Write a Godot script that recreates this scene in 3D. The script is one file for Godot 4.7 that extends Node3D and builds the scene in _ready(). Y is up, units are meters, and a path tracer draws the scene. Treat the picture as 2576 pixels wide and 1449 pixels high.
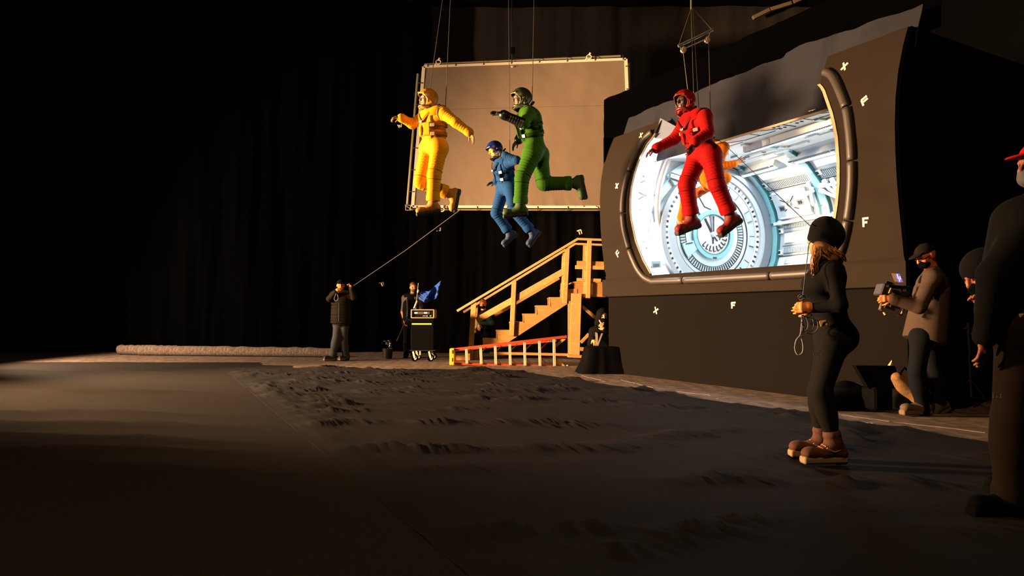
extends Node3D
# A sound stage: five performers in coloured space suits hang on wires before a spacecraft set with a lit tunnel inside.

const F := 1700.0
const CAM := Vector3(0, 1.04, 0)
var cam_basis := Basis(Vector3.RIGHT, atan(64.5 / F))
var M := {}
var used := {}
# spacecraft hull: a wall that runs from far left to near right
var HA := Vector3(2.048, 0, -11.389)
var HD := Vector3(0.48518, 0, 0.87441)
var HN := Vector3(-0.87441, 0, 0.48518)
# tunnel behind it: s along TA from the hatch towards the camera, u along the section from the ceiling down the far wall
var TC := Vector3(3.416, 2.385, -11.457)
var TA := Vector3(sin(deg_to_rad(22.0)), 0, cos(deg_to_rad(22.0)))
var TW := Vector3(cos(deg_to_rad(22.0)), 0, -sin(deg_to_rad(22.0)))
const SECT := [[-1.25, 1.22], [0.35, 1.22], [0.75, 1.05], [1.05, 0.75], [1.22, 0.4], [1.28, 0.0], [1.24, -0.4], [1.08, -0.75], [0.8, -1.05], [0.4, -1.25]]
const SECL := [0.0, 1.6, 2.0346, 2.4589, 2.848, 3.2525, 3.6545, 4.0393, 4.4497, 4.8969]


func _ready() -> void:
	setup_view()
	make_materials()
	build_room()
	build_drapes()
	build_screen()
	build_hull()
	build_tunnel()
	build_stairs()
	build_ladder()
	build_props()
	build_suited()
	build_crew()
	build_rigging()
	build_markers()
	finish_solids()


# ---------------------------------------------------------------- camera, exposure, large lights
func setup_view() -> void:
	var c := Camera3D.new()
	c.name = "camera"
	c.position = CAM
	c.basis = cam_basis
	c.fov = rad_to_deg(2.0 * atan(724.5 / F))
	c.near = 0.05
	c.far = 80.0
	add_child(c)
	c.current = true
	var e := Environment.new()
	e.background_mode = Environment.BG_COLOR
	e.background_color = Color(0, 0, 0)
	e.tonemap_mode = Environment.TONE_MAPPER_LINEAR
	e.tonemap_exposure = 1.12
	e.sdfgi_enabled = true
	e.ssao_enabled = true
	e.ssil_enabled = true
	var w := WorldEnvironment.new()
	w.name = "environment"
	w.environment = e
	add_child(w)
	# the tungsten key on its stand, off frame to the left
	key_lamp(Vector3(-13.2, 2.7, -8.3), Vector3(1.0, 2.9, -10.4), 1230.0, 32.0, Color(1.0, 0.8, 0.59), "large soft tungsten stage lamp on a stand off to the side of the floor cloth", 0.8)
	# a dimmer one for the curtain's foot
	key_lamp(Vector3(-11.2, 2.6, -12.3), Vector3(-4.4, 1.0, -16.0), 150.0, 60.0, Color(1.0, 0.84, 0.68), "small tungsten stage lamp aimed at the rolled carpet")
	# a weak fill light added overhead, where no lamp is seen
	var o := OmniLight3D.new()
	o.name = "fill_light"
	o.position = Vector3(-1.0, 7.2, -1.0)
	o.light_color = Color(1.0, 0.8, 0.58)
	o.light_energy = 24.0
	o.light_size = 0.1
	o.omni_range = 40.0
	o.omni_attenuation = 2.0
	o.shadow_enabled = true
	add_child(o)
	var wl := thing("added_fill_lamp", "added bare lamp for soft fill, hanging unseen from the stage ceiling above the camera", "lamp", o.position)  # lamp body made up to go with the fill light
	var q := S()
	lathe(q, [[0.0, -0.16], [0.09, -0.13], [0.13, 0.0], [0.09, 0.12], [0.03, 0.17]], Transform3D(Basis.IDENTITY, o.position), 16)
	put(q, "added_light_bulb", glow(o.light_color, 3.0), wl)
	q = S()
	tube(q, [o.position + Vector3(0, 0.16, 0), Vector3(o.position.x, 9.98, o.position.z)], 0.012, 6)
	put(q, "cord", mat(Color(0.03, 0.03, 0.03), 0.8), wl)


func key_lamp(at: Vector3, to: Vector3, energy: float, cone: float, col: Color, label: String, rad := 0.16) -> void:
	var l := SpotLight3D.new()
	l.name = "key_spot"
	var dir := (to - at).normalized()
	l.position = at + dir * 0.27
	l.basis = Basis.looking_at(dir)
	l.light_color = col
	l.light_energy = energy
	l.light_size = rad
	l.spot_range = 45.0
	l.spot_attenuation = 2.0
	l.spot_angle = cone
	l.spot_angle_attenuation = 0.45
	l.shadow_enabled = true
	add_child(l)
	var t := thing("stage_lamp", label, "lamp", Vector3(at.x, 0, at.z))
	var metal := mat(Color(0.05, 0.05, 0.055), 0.5, 0.4)
	var q := S()
	var b := Basis.looking_at(dir)
	var k := rad / 0.16
	lathe(q, [[0.0, 0.3], [0.12 * k, 0.28], [0.19 * k, 0.12], [0.2 * k, -0.2], [0.185 * k, -0.2], [0.17 * k, -0.1], [0.0, -0.1]], Transform3D(b * Basis(Vector3.RIGHT, PI / 2), at), 24)
	put(q, "housing", metal, t)
	q = S()
	disc(q, at + dir * 0.12, dir, 0.17 * k, 24)
	put(q, "light_lens", glow(col, 4.0), t)
	q = S()
	tube(q, [Vector3(at.x, 0.5, at.z), at - Vector3(0, 0.2 * k, 0)], 0.02, 8)
	put(q, "pole", metal, t)
	for j in 3:
		q = S()
		var a := TAU * j / 3.0
		tube(q, [Vector3(at.x, 0.9, at.z), Vector3(at.x + cos(a) * 0.6, 0.02, at.z + sin(a) * 0.6)], 0.015, 6)
		put(q, "leg", metal, t)


# ---------------------------------------------------------------- pixels, hull and tunnel frames
func ray(x: float, y: float) -> Vector3:
	return cam_basis * Vector3((x - 1288.0) / F, -(y - 724.5) / F, -1.0)


func P(x: float, y: float, d: float) -> Vector3:
	return CAM + ray(x, y) * d


func G(x: float, y: float) -> Vector3:
	var r := ray(x, y)
	return CAM + r * (-CAM.y / r.y)


func PZ(x: float, y: float, z: float) -> Vector3:
	var r := ray(x, y)
	return CAM + r * (z / r.z)


func lerp_table(tab: Array, x: float) -> float:
	if x <= tab[0][0]:
		return tab[0][1]
	for i in tab.size() - 1:
		if x <= tab[i + 1][0]:
			var f: float = (x - tab[i][0]) / (tab[i + 1][0] - tab[i][0])
			return lerpf(tab[i][1], tab[i + 1][1], f)
	return tab[tab.size() - 1][1]


const HPROF := [[0.0, 0.0], [1.62, 0.0], [1.66, 0.03], [1.9, 0.06], [2.2, 0.1], [2.5, 0.13], [2.8, 0.145], [3.1, 0.145], [3.4, 0.12], [3.7, 0.06], [4.0, -0.04], [4.3, -0.17], [4.6, -0.33]]


func H(t: float, h: float, off := 0.0) -> Vector3:
	return HA + HD * t + HN * (lerp_table(HPROF, h) + off) + Vector3(0, h, 0)


func HTH(x: float, y: float, off := 0.0) -> Vector2:  # pixel -> (t, h) on the hull
	var r := ray(x, y)
	var o := off
	var q := Vector3.ZERO
	for i in 8:
		var k := (HA + HN * o - CAM).dot(HN) / r.dot(HN)
		q = CAM + r * k
		o = lerp_table(HPROF, q.y) + off
	return Vector2((q - HA).dot(HD), q.y)


func HP(x: float, y: float, off := 0.0) -> Vector3:
	var v := HTH(x, y, off)
	return H(v.x, v.y, off)


func sect(u: float) -> Vector2:
	for i in SECL.size() - 1:
		if u <= SECL[i + 1] or i == SECL.size() - 2:
			var f: float = (u - SECL[i]) / (SECL[i + 1] - SECL[i])
			return Vector2(lerpf(SECT[i][0], SECT[i + 1][0], f), lerpf(SECT[i][1], SECT[i + 1][1], f))
	return Vector2.ZERO


func sect_n(u: float) -> Vector2:  # points into the tunnel
	var a := sect(maxf(u - 0.12, 0.0))
	var b := sect(u + 0.12)
	var t := (b - a).normalized()
	return Vector2(-t.y, t.x) * -1.0


func TP(s: float, u: float, inn := 0.0) -> Vector3:
	var q := sect(u) + sect_n(u) * inn
	return TC + TA * s + TW * q.x + Vector3(0, q.y, 0)


# ---------------------------------------------------------------- naming
func numbered(n: String) -> String:
	var k: int = used.get(n, 0)
	used[n] = k + 1
	return n if k == 0 else "%s_%03d" % [n, k]


func thing(called: String, label: String, category: String, at := Vector3.ZERO, group := "") -> Node3D:
	var o := Node3D.new()
	o.name = numbered(called)
	add_child(o)
	o.position = at
	o.set_meta("label", label)
	o.set_meta("category", category)
	if group != "":
		o.set_meta("group", group)
	return o


func structure(called: String, label := "") -> Node3D:
	var o := Node3D.new()
	o.name = numbered(called)
	add_child(o)
	o.set_meta("kind", "structure")
	if label != "":
		o.set_meta("label", label)
	return o


func put(st: SurfaceTool, called: String, m: Material, parent: Node3D, flat := false) -> MeshInstance3D:
	st.generate_normals()
	var mesh := st.commit()
	mesh.surface_set_material(0, m)
	return put_mesh(mesh, called, parent)


func put_mesh(mesh: ArrayMesh, called: String, parent: Node3D) -> MeshInstance3D:
	var o := MeshInstance3D.new()
	o.mesh = mesh
	o.name = called
	o.position = -parent.global_position
	parent.add_child(o, true)
	o.cast_shadow = GeometryInstance3D.SHADOW_CASTING_SETTING_ON
	return o


# ---------------------------------------------------------------- shapes
func S() -> SurfaceTool:
	var st := SurfaceTool.new()
	st.begin(Mesh.PRIMITIVE_TRIANGLES)
	st.set_smooth_group(-1)
	return st


func tri(st: SurfaceTool, a: Vector3, b: Vector3, c: Vector3) -> void:
	st.add_vertex(a)
	st.add_vertex(b)
	st.add_vertex(c)


func quad(st: SurfaceTool, a: Vector3, b: Vector3, c: Vector3, d: Vector3) -> void:
	tri(st, a, b, c)
	tri(st, a, c, d)


func box(st: SurfaceTool, c: Vector3, size: Vector3, b := Basis.IDENTITY, bev := 0.0) -> void:
	st.set_smooth_group(-1)
	var h := size * 0.5
	var e := minf(bev, minf(h.x, minf(h.y, h.z)) * 0.9)
	for ax in 3:
		var u := (ax + 1) % 3
		var v := (ax + 2) % 3
		for sg in [-1.0, 1.0]:
			var n := Vector3.ZERO
			n[ax] = sg
			var p := []
			for k in [[-1, -1], [1, -1], [1, 1], [-1, 1]]:
				var q := Vector3.ZERO
				q[ax] = sg * h[ax]
				q[u] = k[0] * (h[u] - e)
				q[v] = k[1] * (h[v] - e)
				p.append(c + b * q)
			if sg > 0:
				quad(st, p[3], p[2], p[1], p[0])
			else:
				quad(st, p[0], p[1], p[2], p[3])
	if e <= 0.0:
		return
	for ax in 3:  # edges that run along ax
		var u := (ax + 1) % 3
		var v := (ax + 2) % 3
		for su in [-1.0, 1.0]:
			for sv in [-1.0, 1.0]:
				var p := []
				for k in [[-1, 0], [1, 0], [1, 1], [-1, 1]]:
					var q := Vector3.ZERO
					q[ax] = k[0] * (h[ax] - e)
					q[u] = su * (h[u] - (e if k[1] == 1 else 0.0))
					q[v] = sv * (h[v] - (e if k[1] == 0 else 0.0))
					p.append(c + b * q)
				if su * sv > 0:
					quad(st, p[0], p[1], p[2], p[3])
				else:
					quad(st, p[3], p[2], p[1], p[0])
	for sx in [-1.0, 1.0]:
		for sy in [-1.0, 1.0]:
			for sz in [-1.0, 1.0]:
				var p0: Vector3 = c + b * Vector3(sx * h.x, sy * (h.y - e), sz * (h.z - e))
				var p1: Vector3 = c + b * Vector3(sx * (h.x - e), sy * h.y, sz * (h.z - e))
				var p2: Vector3 = c + b * Vector3(sx * (h.x - e), sy * (h.y - e), sz * h.z)
				if sx * sy * sz > 0:
					tri(st, p0, p2, p1)
				else:
					tri(st, p0, p1, p2)


func frame(dir: Vector3, up: Vector3) -> Basis:
	var x := dir.normalized()
	var z := x.cross(up)
	if z.length() < 1e-4:
		z = x.cross(Vector3(0.3, 0.2, 0.9))
	z = z.normalized()
	return Basis(x, z.cross(x), z)


func beam(st: SurfaceTool, a: Vector3, b: Vector3, tall: float, deep: float, up := Vector3.UP, bev := 0.004) -> void:
	box(st, (a + b) * 0.5, Vector3(a.distance_to(b), tall, deep), frame(b - a, up), bev)


func tube(st: SurfaceTool, pts: Array, r, sides := 8, closed := false, caps := true) -> void:
	st.set_smooth_group(1)
	var n := pts.size()
	var rings := []
	var ref := Vector3.UP
	for i in n:
		var p: Vector3 = pts[i]
		var a: Vector3 = pts[(i - 1 + n) % n] if (closed or i > 0) else p
		var c: Vector3 = pts[(i + 1) % n] if (closed or i < n - 1) else p
		var dir := (c - a).normalized()
		if i == 0:
			ref = Vector3.UP if absf(dir.y) < 0.9 else Vector3.RIGHT
		var x := dir.cross(ref).normalized()
		var y := x.cross(dir).normalized()
		ref = y
		var rr: float = r[i] if r is Array else r
		var ring := []
		for k in sides:
			var t := TAU * k / sides
			ring.append(p + (x * cos(t) + y * sin(t)) * rr)
		rings.append(ring)
	for i in (n if closed else n - 1):
		var a: Array = rings[i]
		var b: Array = rings[(i + 1) % n]
		for k in sides:
			var j := (k + 1) % sides
			quad(st, a[k], b[k], b[j], a[j])
	if not closed and caps:
		st.set_smooth_group(-1)
		for k in range(1, sides - 1):
			tri(st, rings[0][0], rings[0][k], rings[0][k + 1])
			tri(st, rings[n - 1][0], rings[n - 1][k + 1], rings[n - 1][k])


func smooth_path(pts: Array, per := 6) -> Array:
	var out := []
	var n := pts.size()
	for i in n - 1:
		var p0: Vector3 = pts[maxi(i - 1, 0)]
		var p1: Vector3 = pts[i]
		var p2: Vector3 = pts[i + 1]
		var p3: Vector3 = pts[mini(i + 2, n - 1)]
		for k in per:
			out.append(p1.cubic_interpolate(p2, p0, p3, float(k) / per))
	out.append(pts[n - 1])
	return out


func lathe(st: SurfaceTool, prof: Array, x: Transform3D, seg := 16) -> void:
	st.set_smooth_group(-1)
	for i in prof.size() - 1:
		var a: Array = prof[i]
		var b: Array = prof[i + 1]
		st.set_smooth_group(i + 2)
		for k in seg:
			var t0 := TAU * k / seg
			var t1 := TAU * (k + 1) / seg
			var p := func(q: Array, t: float) -> Vector3: return x * Vector3(q[0] * cos(t), q[1], q[0] * sin(t))
			if a[0] > 1e-6:
				tri(st, p.call(a, t0), p.call(b, t0), p.call(a, t1))
			if b[0] > 1e-6:
				tri(st, p.call(a, t1), p.call(b, t0), p.call(b, t1))


func disc(st: SurfaceTool, c: Vector3, n: Vector3, r: float, seg := 20) -> void:
	st.set_smooth_group(-1)
	var b := frame(n, Vector3.UP)
	for k in seg:
		var t0 := TAU * k / seg
		var t1 := TAU * (k + 1) / seg
		tri(st, c, c + (b.y * cos(t1) + b.z * sin(t1)) * r, c + (b.y * cos(t0) + b.z * sin(t0)) * r)


func ring(c: Vector3, b: Basis, rx: float, ry: float, n := 28) -> Array:  # points of an ellipse in the plane b.x, b.y
	var out := []
	for k in n:
		var t := TAU * k / n
		out.append(c + b.x * cos(t) * rx + b.y * sin(t) * ry)
	return out


func slab(st: SurfaceTool, grid: Callable, nu: int, nv: int, thick: float, nrm: Callable) -> void:
	# a sheet with thickness: grid(u, v) gives points, nrm(u, v) the side that shows
	var f := []
	var k := []
	for i in nu + 1:
		var fa := []
		var ka := []
		for j in nv + 1:
			var p: Vector3 = grid.call(float(i) / nu, float(j) / nv)
			var n: Vector3 = nrm.call(float(i) / nu, float(j) / nv)
			fa.append(p)
			ka.append(p - n * thick)
		f.append(fa)
		k.append(ka)
	st.set_smooth_group(1)
	for i in nu:
		for j in nv:
			quad(st, f[i][j], f[i + 1][j], f[i + 1][j + 1], f[i][j + 1])
	st.set_smooth_group(2)
	for i in nu:
		for j in nv:
			quad(st, k[i][j], k[i][j + 1], k[i + 1][j + 1], k[i + 1][j])
	st.set_smooth_group(-1)
	for i in nu:
		quad(st, f[i][0], k[i][0], k[i + 1][0], f[i + 1][0])
		quad(st, f[i][nv], f[i + 1][nv], k[i + 1][nv], k[i][nv])
	for j in nv:
		quad(st, f[0][j], f[0][j + 1], k[0][j + 1], k[0][j])
		quad(st, f[nu][j], k[nu][j], k[nu][j + 1], f[nu][j + 1])


# ---------------------------------------------------------------- materials
func mat(c: Color, rough := 0.8, metal := 0.0) -> StandardMaterial3D:
	var m := StandardMaterial3D.new()
	m.albedo_color = c
	m.roughness = rough
	m.metallic = metal
	return m


func dull(m: StandardMaterial3D, spec := 0.12) -> StandardMaterial3D:
	m.metallic_specular = spec
	return m


func glow(c: Color, energy: float) -> StandardMaterial3D:
	var m := mat(c, 0.5)
	m.emission_enabled = true
	m.emission = c
	m.emission_energy_multiplier = energy
	return m


func noise_image(size: int, freq: float, lo: float, hi: float, kind := 0, sd := 1, oct := 4, sx := 1.0, sy := 1.0) -> ImageTexture:
	var n := FastNoiseLite.new()
	n.seed = sd
	n.noise_type = FastNoiseLite.TYPE_CELLULAR if kind == 1 else FastNoiseLite.TYPE_SIMPLEX_SMOOTH
	n.frequency = freq
	n.fractal_octaves = oct
	var im := Image.create(size, size, false, Image.FORMAT_RGB8)
	for y in size:
		for x in size:  # wrapped on a torus so that it tiles
			var u := TAU * x / size
			var v := TAU * y / size
			var r := size / TAU
			var g := 0.5 + 0.5 * n.get_noise_3d(r * cos(u) * sx, r * sin(u) * sx, (r * cos(v) + 3.1 * r * sin(v)) * sy * 0.4)
			var q := clampf(lerpf(lo, hi, g), 0, 1)
			im.set_pixel(x, y, Color(q, q, q))
	return ImageTexture.create_from_image(im)


func tex(m: StandardMaterial3D, t: Texture2D, scale: Vector3, bump: Texture2D = null, height := 0.0, world := true) -> StandardMaterial3D:
	m.uv1_triplanar = true
	m.uv1_world_triplanar = world
	m.uv1_scale = scale
	if t:
		m.albedo_texture = t
	if bump:
		m.heightmap_enabled = true
		m.heightmap_texture = bump
		m.heightmap_scale = height
	return m


func make_materials() -> void:
	var fine := noise_image(128, 0.35, 0.55, 1.0, 0, 3, 3)
	var soft := noise_image(128, 0.06, 0.5, 1.05, 0, 5, 4)
	var grain := noise_image(128, 0.2, 0.72, 1.05, 0, 9, 4, 0.15, 1.6)
	var patch := noise_image(256, 0.045, 0.35, 1.15, 0, 12, 5)
	M.curtain = dull(tex(mat(Color(0.014, 0.0135, 0.0145), 0.95), fine, Vector3(9, 9, 9)), 0.0)
	M.curtain_warm = dull(tex(mat(Color(0.042, 0.038, 0.035), 0.95), fine, Vector3(9, 9, 9)))
	M.floor = tex(mat(Color(0.43, 0.345, 0.285), 0.75), patch, Vector3(0.55, 0.55, 0.55), patch, 0.25)
	M.drape = dull(tex(mat(Color(0.16, 0.152, 0.158), 0.85), fine, Vector3(6, 6, 6), fine, 0.1))
	M.felt = dull(tex(mat(Color(0.175, 0.158, 0.148), 0.95), fine, Vector3(3, 3, 3), fine, 0.6))
	M.carpet = tex(mat(Color(0.42, 0.35, 0.3), 0.95), patch, Vector3(1.5, 1.5, 1.5), fine, 0.5)
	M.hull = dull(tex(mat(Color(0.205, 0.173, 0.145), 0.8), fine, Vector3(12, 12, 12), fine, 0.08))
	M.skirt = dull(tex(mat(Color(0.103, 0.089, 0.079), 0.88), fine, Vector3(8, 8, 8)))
	M.rim = tex(mat(Color(0.29, 0.258, 0.24), 0.5), fine, Vector3(14, 14, 14), fine, 0.06)
	M.ply = tex(mat(Color(0.72, 0.62, 0.49), 0.7), grain, Vector3(3, 3, 3))
	M.wood = tex(mat(Color(0.85, 0.66, 0.38), 0.75), grain, Vector3(2.2, 2.2, 2.2), grain, 0.08)
	M.wood2 = tex(mat(Color(0.8, 0.58, 0.31), 0.75), grain, Vector3(1.6, 1.6, 1.6), grain, 0.08)
	M.ply_face = tex(mat(Color(0.78, 0.55, 0.3), 0.75), grain, Vector3(1.0, 2.6, 1.0), grain, 0.06)
	M.canopy = dull(tex(mat(Color(0.215, 0.217, 0.245), 0.9), fine, Vector3(8, 8, 8)))
	M.teaser = dull(mat(Color(0.008, 0.008, 0.009), 0.95), 0.0)
	M.screen = tex(mat(Color(0.62, 0.53, 0.44), 0.9), fine, Vector3(10, 10, 10))
	M.web = mat(Color(0.9, 0.84, 0.72), 0.8)
	M.pipe = mat(Color(0.72, 0.66, 0.56), 0.4, 0.6)
	M.black = dull(tex(mat(Color(0.045, 0.043, 0.045), 0.8), fine, Vector3(14, 14, 14)))
	M.black_gloss = mat(Color(0.04, 0.04, 0.042), 0.3)
	M.metal = mat(Color(0.62, 0.62, 0.62), 0.35, 0.9)
	M.steel = mat(Color(0.3, 0.3, 0.31), 0.4, 0.8)
	M.tape = mat(Color(0.92, 0.86, 0.72), 0.7)
	M.white = mat(Color(0.86, 0.885, 0.9), 0.6)
	M.pale = mat(Color(0.7, 0.75, 0.79), 0.6)
	M.grey = mat(Color(0.44, 0.485, 0.53), 0.55)
	M.ice = mat(Color(0.77, 0.85, 0.88), 0.55)
	M.teal = mat(Color(0.5, 0.72, 0.76), 0.45)
	M.teal_pale = mat(Color(0.68, 0.83, 0.86), 0.5)
	M.teal_dark = mat(Color(0.2, 0.42, 0.46), 0.45)
	M.line = mat(Color(0.12, 0.14, 0.16), 0.6)
	M.light = glow(Color(0.95, 0.98, 1.0), 2.0)
	M.wire = mat(Color(0.32, 0.29, 0.26), 0.5, 0.5)
	M.wire_dark = mat(Color(0.08, 0.075, 0.07), 0.6)
	M.rope = mat(Color(0.62, 0.62, 0.64), 0.8)
	M.rope_dark = mat(Color(0.3, 0.32, 0.36), 0.8)
	M.soft_tex = soft
	M.fine_tex = fine
	M.grain_tex = grain


func cloth(c: Color, rough := 0.85, sheen := 0.0) -> StandardMaterial3D:
	var m := tex(mat(c, rough), M.fine_tex, Vector3(16, 16, 16), M.fine_tex, 0.12)
	m.metallic_specular = 0.2
	if sheen > 0.0:
		m.rim_enabled = true
		m.rim = sheen
	return m


# ---------------------------------------------------------------- room
func build_room() -> void:
	var dark := dull(mat(Color(0.025, 0.024, 0.025), 0.95))
	var o := structure("floor", "brown scuffed stage floor")
	var q := S()
	box(q, Vector3(-1, -0.1, -7), Vector3(36, 0.2, 32))
	put(q, "stage_floor", M.floor, o)
	# scuffs and tape marks on the bare floor in front of the set
	var scuff := mat(Color(0.52, 0.45, 0.39), 0.9)
	var rng := RandomNumberGenerator.new()
	rng.seed = 4
	var marks := [[1462, 945, 1510, 956], [1590, 962, 1640, 975], [1700, 985, 1790, 995], [1935, 1048, 2045, 1040], [2120, 1045, 2240, 1060], [2250, 1062, 2480, 1088], [1560, 955, 1600, 965], [1800, 1003, 1830, 1000], [2155, 1060, 2200, 1066], [1505, 957, 1524, 960]]
	for m in marks:
		q = S()
		var a := G(m[0], m[1])
		var b := G(m[2], m[3])
		var n := 7
		var pts := []
		for k in n + 1:
			pts.append(a.lerp(b, float(k) / n) + Vector3(rng.randf_range(-0.02, 0.02), 0.001, rng.randf_range(-0.02, 0.02)))
		for k in n:
			beam(q, pts[k], pts[k + 1], 0.002, rng.randf_range(0.008, 0.025), Vector3.UP, 0.0)
		put(q, "scuff_mark", scuff, o)
	for w in [["wall_back", Vector3(-1, 5, -20.1), Vector3(36, 10, 0.2)], ["wall_left", Vector3(-18.1, 5, -7), Vector3(0.2, 10, 28)], ["wall_right", Vector3(12.1, 5, -7), Vector3(0.2, 10, 28)], ["wall_front", Vector3(-1, 5, 6.1), Vector3(36, 10, 0.2)], ["ceiling", Vector3(-1, 10.1, -7), Vector3(36, 0.2, 28)]]:
		o = structure(w[0])
		q = S()
		box(q, w[1], w[2])
		put(q, "surface", dark, o)


var folds := {}


func fold_point(n: FastNoiseLite, x: float, y: float, z: float, amp: float, lean: float) -> Vector3:
	var k := n.get_noise_2d(x + y * 0.06 * lean, y * 0.05)
	k = k * 1.3 + 0.35 * n.get_noise_2d(x * 3.1 + 20.0, y * 0.12)
	return Vector3(x + lean * 0.02 * y, y, z + amp * k)


func on_curtain(x: float, y: float, z: float) -> Vector3:  # pixel -> point on that curtain
	var f: Array = folds[z]
	var zz := z
	var p := Vector3.ZERO
	for i in 6:
		p = PZ(x, y, zz)
		zz = fold_point(f[0], p.x - f[2] * 0.02 * p.y, p.y, z, f[1], f[2]).z
	return p + Vector3(0, 0, 0.012)


func fold_curtain(st: SurfaceTool, x0: float, x1: float, z: float, y0: float, y1: float, amp: float, pitch: float, sd: int, lean := 0.0) -> void:
	var n := FastNoiseLite.new()
	n.seed = sd
	n.frequency = 1.0 / pitch
	n.fractal_octaves = 2
	var nx := int((x1 - x0) / 0.06)
	var ny := 14
	var g := func(u: float, v: float) -> Vector3: return fold_point(n, lerpf(x0, x1, u), lerpf(y0, y1, v), z, amp, lean)
	folds[z] = [n, amp, lean]
	slab(st, g, nx, ny, 0.01, func(_u: float, _v: float) -> Vector3: return Vector3(0, 0, 1))


func build_drapes() -> void:
	var t := thing("stage_curtain", "tall black stage curtain with soft folds behind the rolled carpet", "curtain", Vector3(-9, 0, -18.4))
	var q := S()
	fold_curtain(q, -17.5, -2.45, -18.4, 0.0, 9.6, 0.34, 1.3, 3, 1.0)
	put(q, "cloth", M.curtain, t)
	t = thing("stage_curtain", "black curtain hanging behind the wooden stairs, below the tan screen", "curtain", Vector3(1, 0, -17.9))
	q = S()
	fold_curtain(q, -2.75, 5.2, -17.9, 0.0, 6.5, 0.12, 0.7, 8)
	put(q, "cloth", M.curtain_warm, t)
	t = thing("ceiling_drape", "dark brown cloth stretched high above the tan screen", "drape", Vector3(4, 7.5, -19))
	q = S()
	fold_curtain(q, -3.0, 10.5, -19.2, 6.6, 9.9, 0.1, 2.2, 11)
	put(q, "cloth", tex(mat(Color(0.15, 0.125, 0.115), 0.95), M.fine_tex, Vector3(8, 8, 8)), t)
	# pale girders seen through the gap above the set
	for k in [[1894, 45, 1935, 25], [1938, 24, 1990, 8], [1995, 6, 2040, -14]]:
		var b := thing("roof_beam", ["beige roof beam beside the hanging bar, lowest of three", "beige roof beam above the set, middle of three", "beige roof beam above the set, highest of three"][[1894, 1938, 1995].find(k[0])], "beam", PZ(k[0], k[1], -18.9), "beige roof beams")
		q = S()
		beam(q, PZ(k[0], k[1], -18.9), PZ(k[2], k[3], -18.9), 0.1, 0.1)
		put(q, "beam_body", mat(Color(0.46, 0.39, 0.32), 0.8), b)
	# floor cloths
	var n := FastNoiseLite.new()
	n.seed = 21
	n.noise_type = FastNoiseLite.TYPE_SIMPLEX_SMOOTH
	n.fractal_type = FastNoiseLite.FRACTAL_RIDGED
	n.fractal_octaves = 3
	n.frequency = 0.55
	n.domain_warp_enabled = true
	n.domain_warp_amplitude = 0.8
	n.domain_warp_frequency = 0.5
	var fl := G(560, 927)
	var fr := G(1275, 931)
	var nr := fr + HD * 15.5
	var nl := Vector3(2.4, 0, 2.2)
	t = thing("ground_cloth", "black creased ground cloth spread under the woman in the beanie", "cloth", (fl + fr + nl + nr) / 4.0)
	q = S()
	var g := func(u: float, v: float) -> Vector3:
		var w := pow(v, 1.7)
		var p := fl.lerp(fr, u).lerp(nl.lerp(nr, u), w)
		p += Vector3(0, 0, 0.1 * n.get_noise_2d(p.x * 2.0, 40.0) * (1.0 - minf(v * 20.0, 1.0)))
		var r := n.get_noise_2d(p.x * 0.45 + p.z * 0.12, p.z * 1.25)
		r = maxf(r, 0.0)
		var edge := exp(-u * 9.0)
		var r2 := maxf(n.get_noise_2d(p.x * 2.2, p.z * 2.2 + 50.0), 0.0)
		var r3 := maxf(n.get_noise_2d(p.x * 0.25 - 30.0, p.z * 0.9 + p.x * 0.2), 0.0)
		p.y = 0.005 + 0.008 * clampf(u * 30.0, 0.0, 1.0) + clampf(u * 22.0, 0.15, 1.0) * (0.075 * r * r * r + 0.05 * pow(r3, 4.0) + 0.06 * edge * r2 * (1.0 - v))
		return p
	slab(q, g, 210, 210, 0.004, func(_u: float, _v: float) -> Vector3: return Vector3.UP)
	put(q, "cloth", M.drape, t)
	t = thing("ground_cloth", "grey brown felt ground cloth with long ridges before the rolled carpet", "cloth", Vector3(-9, 0, -8))
	q = S()
	var folds := [8.9, 7.0, 6.3, 5.65, 5.15, 4.7, 11.8]
	g = func(u: float, v: float) -> Vector3:
		var z := -lerpf(14.45, 1.0, pow(v, 0.8))
		var xr := -5.48 + (z + 12.8) * 0.53 + 1.4
		if v < 0.03:
			xr -= 0.5
		var x := lerpf(-17.4, xr + 0.12 * n.get_noise_2d(z * 3.0, 5.0), u)
		var y := 0.008
		for f in folds:
			var dz: float = z + f + 0.25 * n.get_noise_2d(x * 0.5, f * 9.0) - 0.04 * (x + 8.0)
			y += 0.035 * exp(-dz * dz / 0.02) + 0.02 * exp(-maxf(dz, 0.0) * 2.0) * float(dz > 0.0)
		y += 0.008 * n.get_noise_2d(x * 1.5, z * 4.0)
		y *= clampf((xr - 1.6 - x) * 0.8, 0.05, 1.0)
		return Vector3(x, maxf(y, 0.004), z)
	slab(q, g, 60, 240, 0.004, func(_u: float, _v: float) -> Vector3: return Vector3.UP)
	put(q, "cloth", M.felt, t)
	# rolled carpet along the foot of the curtain
	t = thing("carpet_roll", "long rolled beige carpet lying along the foot of the black curtain", "carpet", G(560, 897))
	var rng := RandomNumberGenerator.new()
	rng.seed = 7
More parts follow.
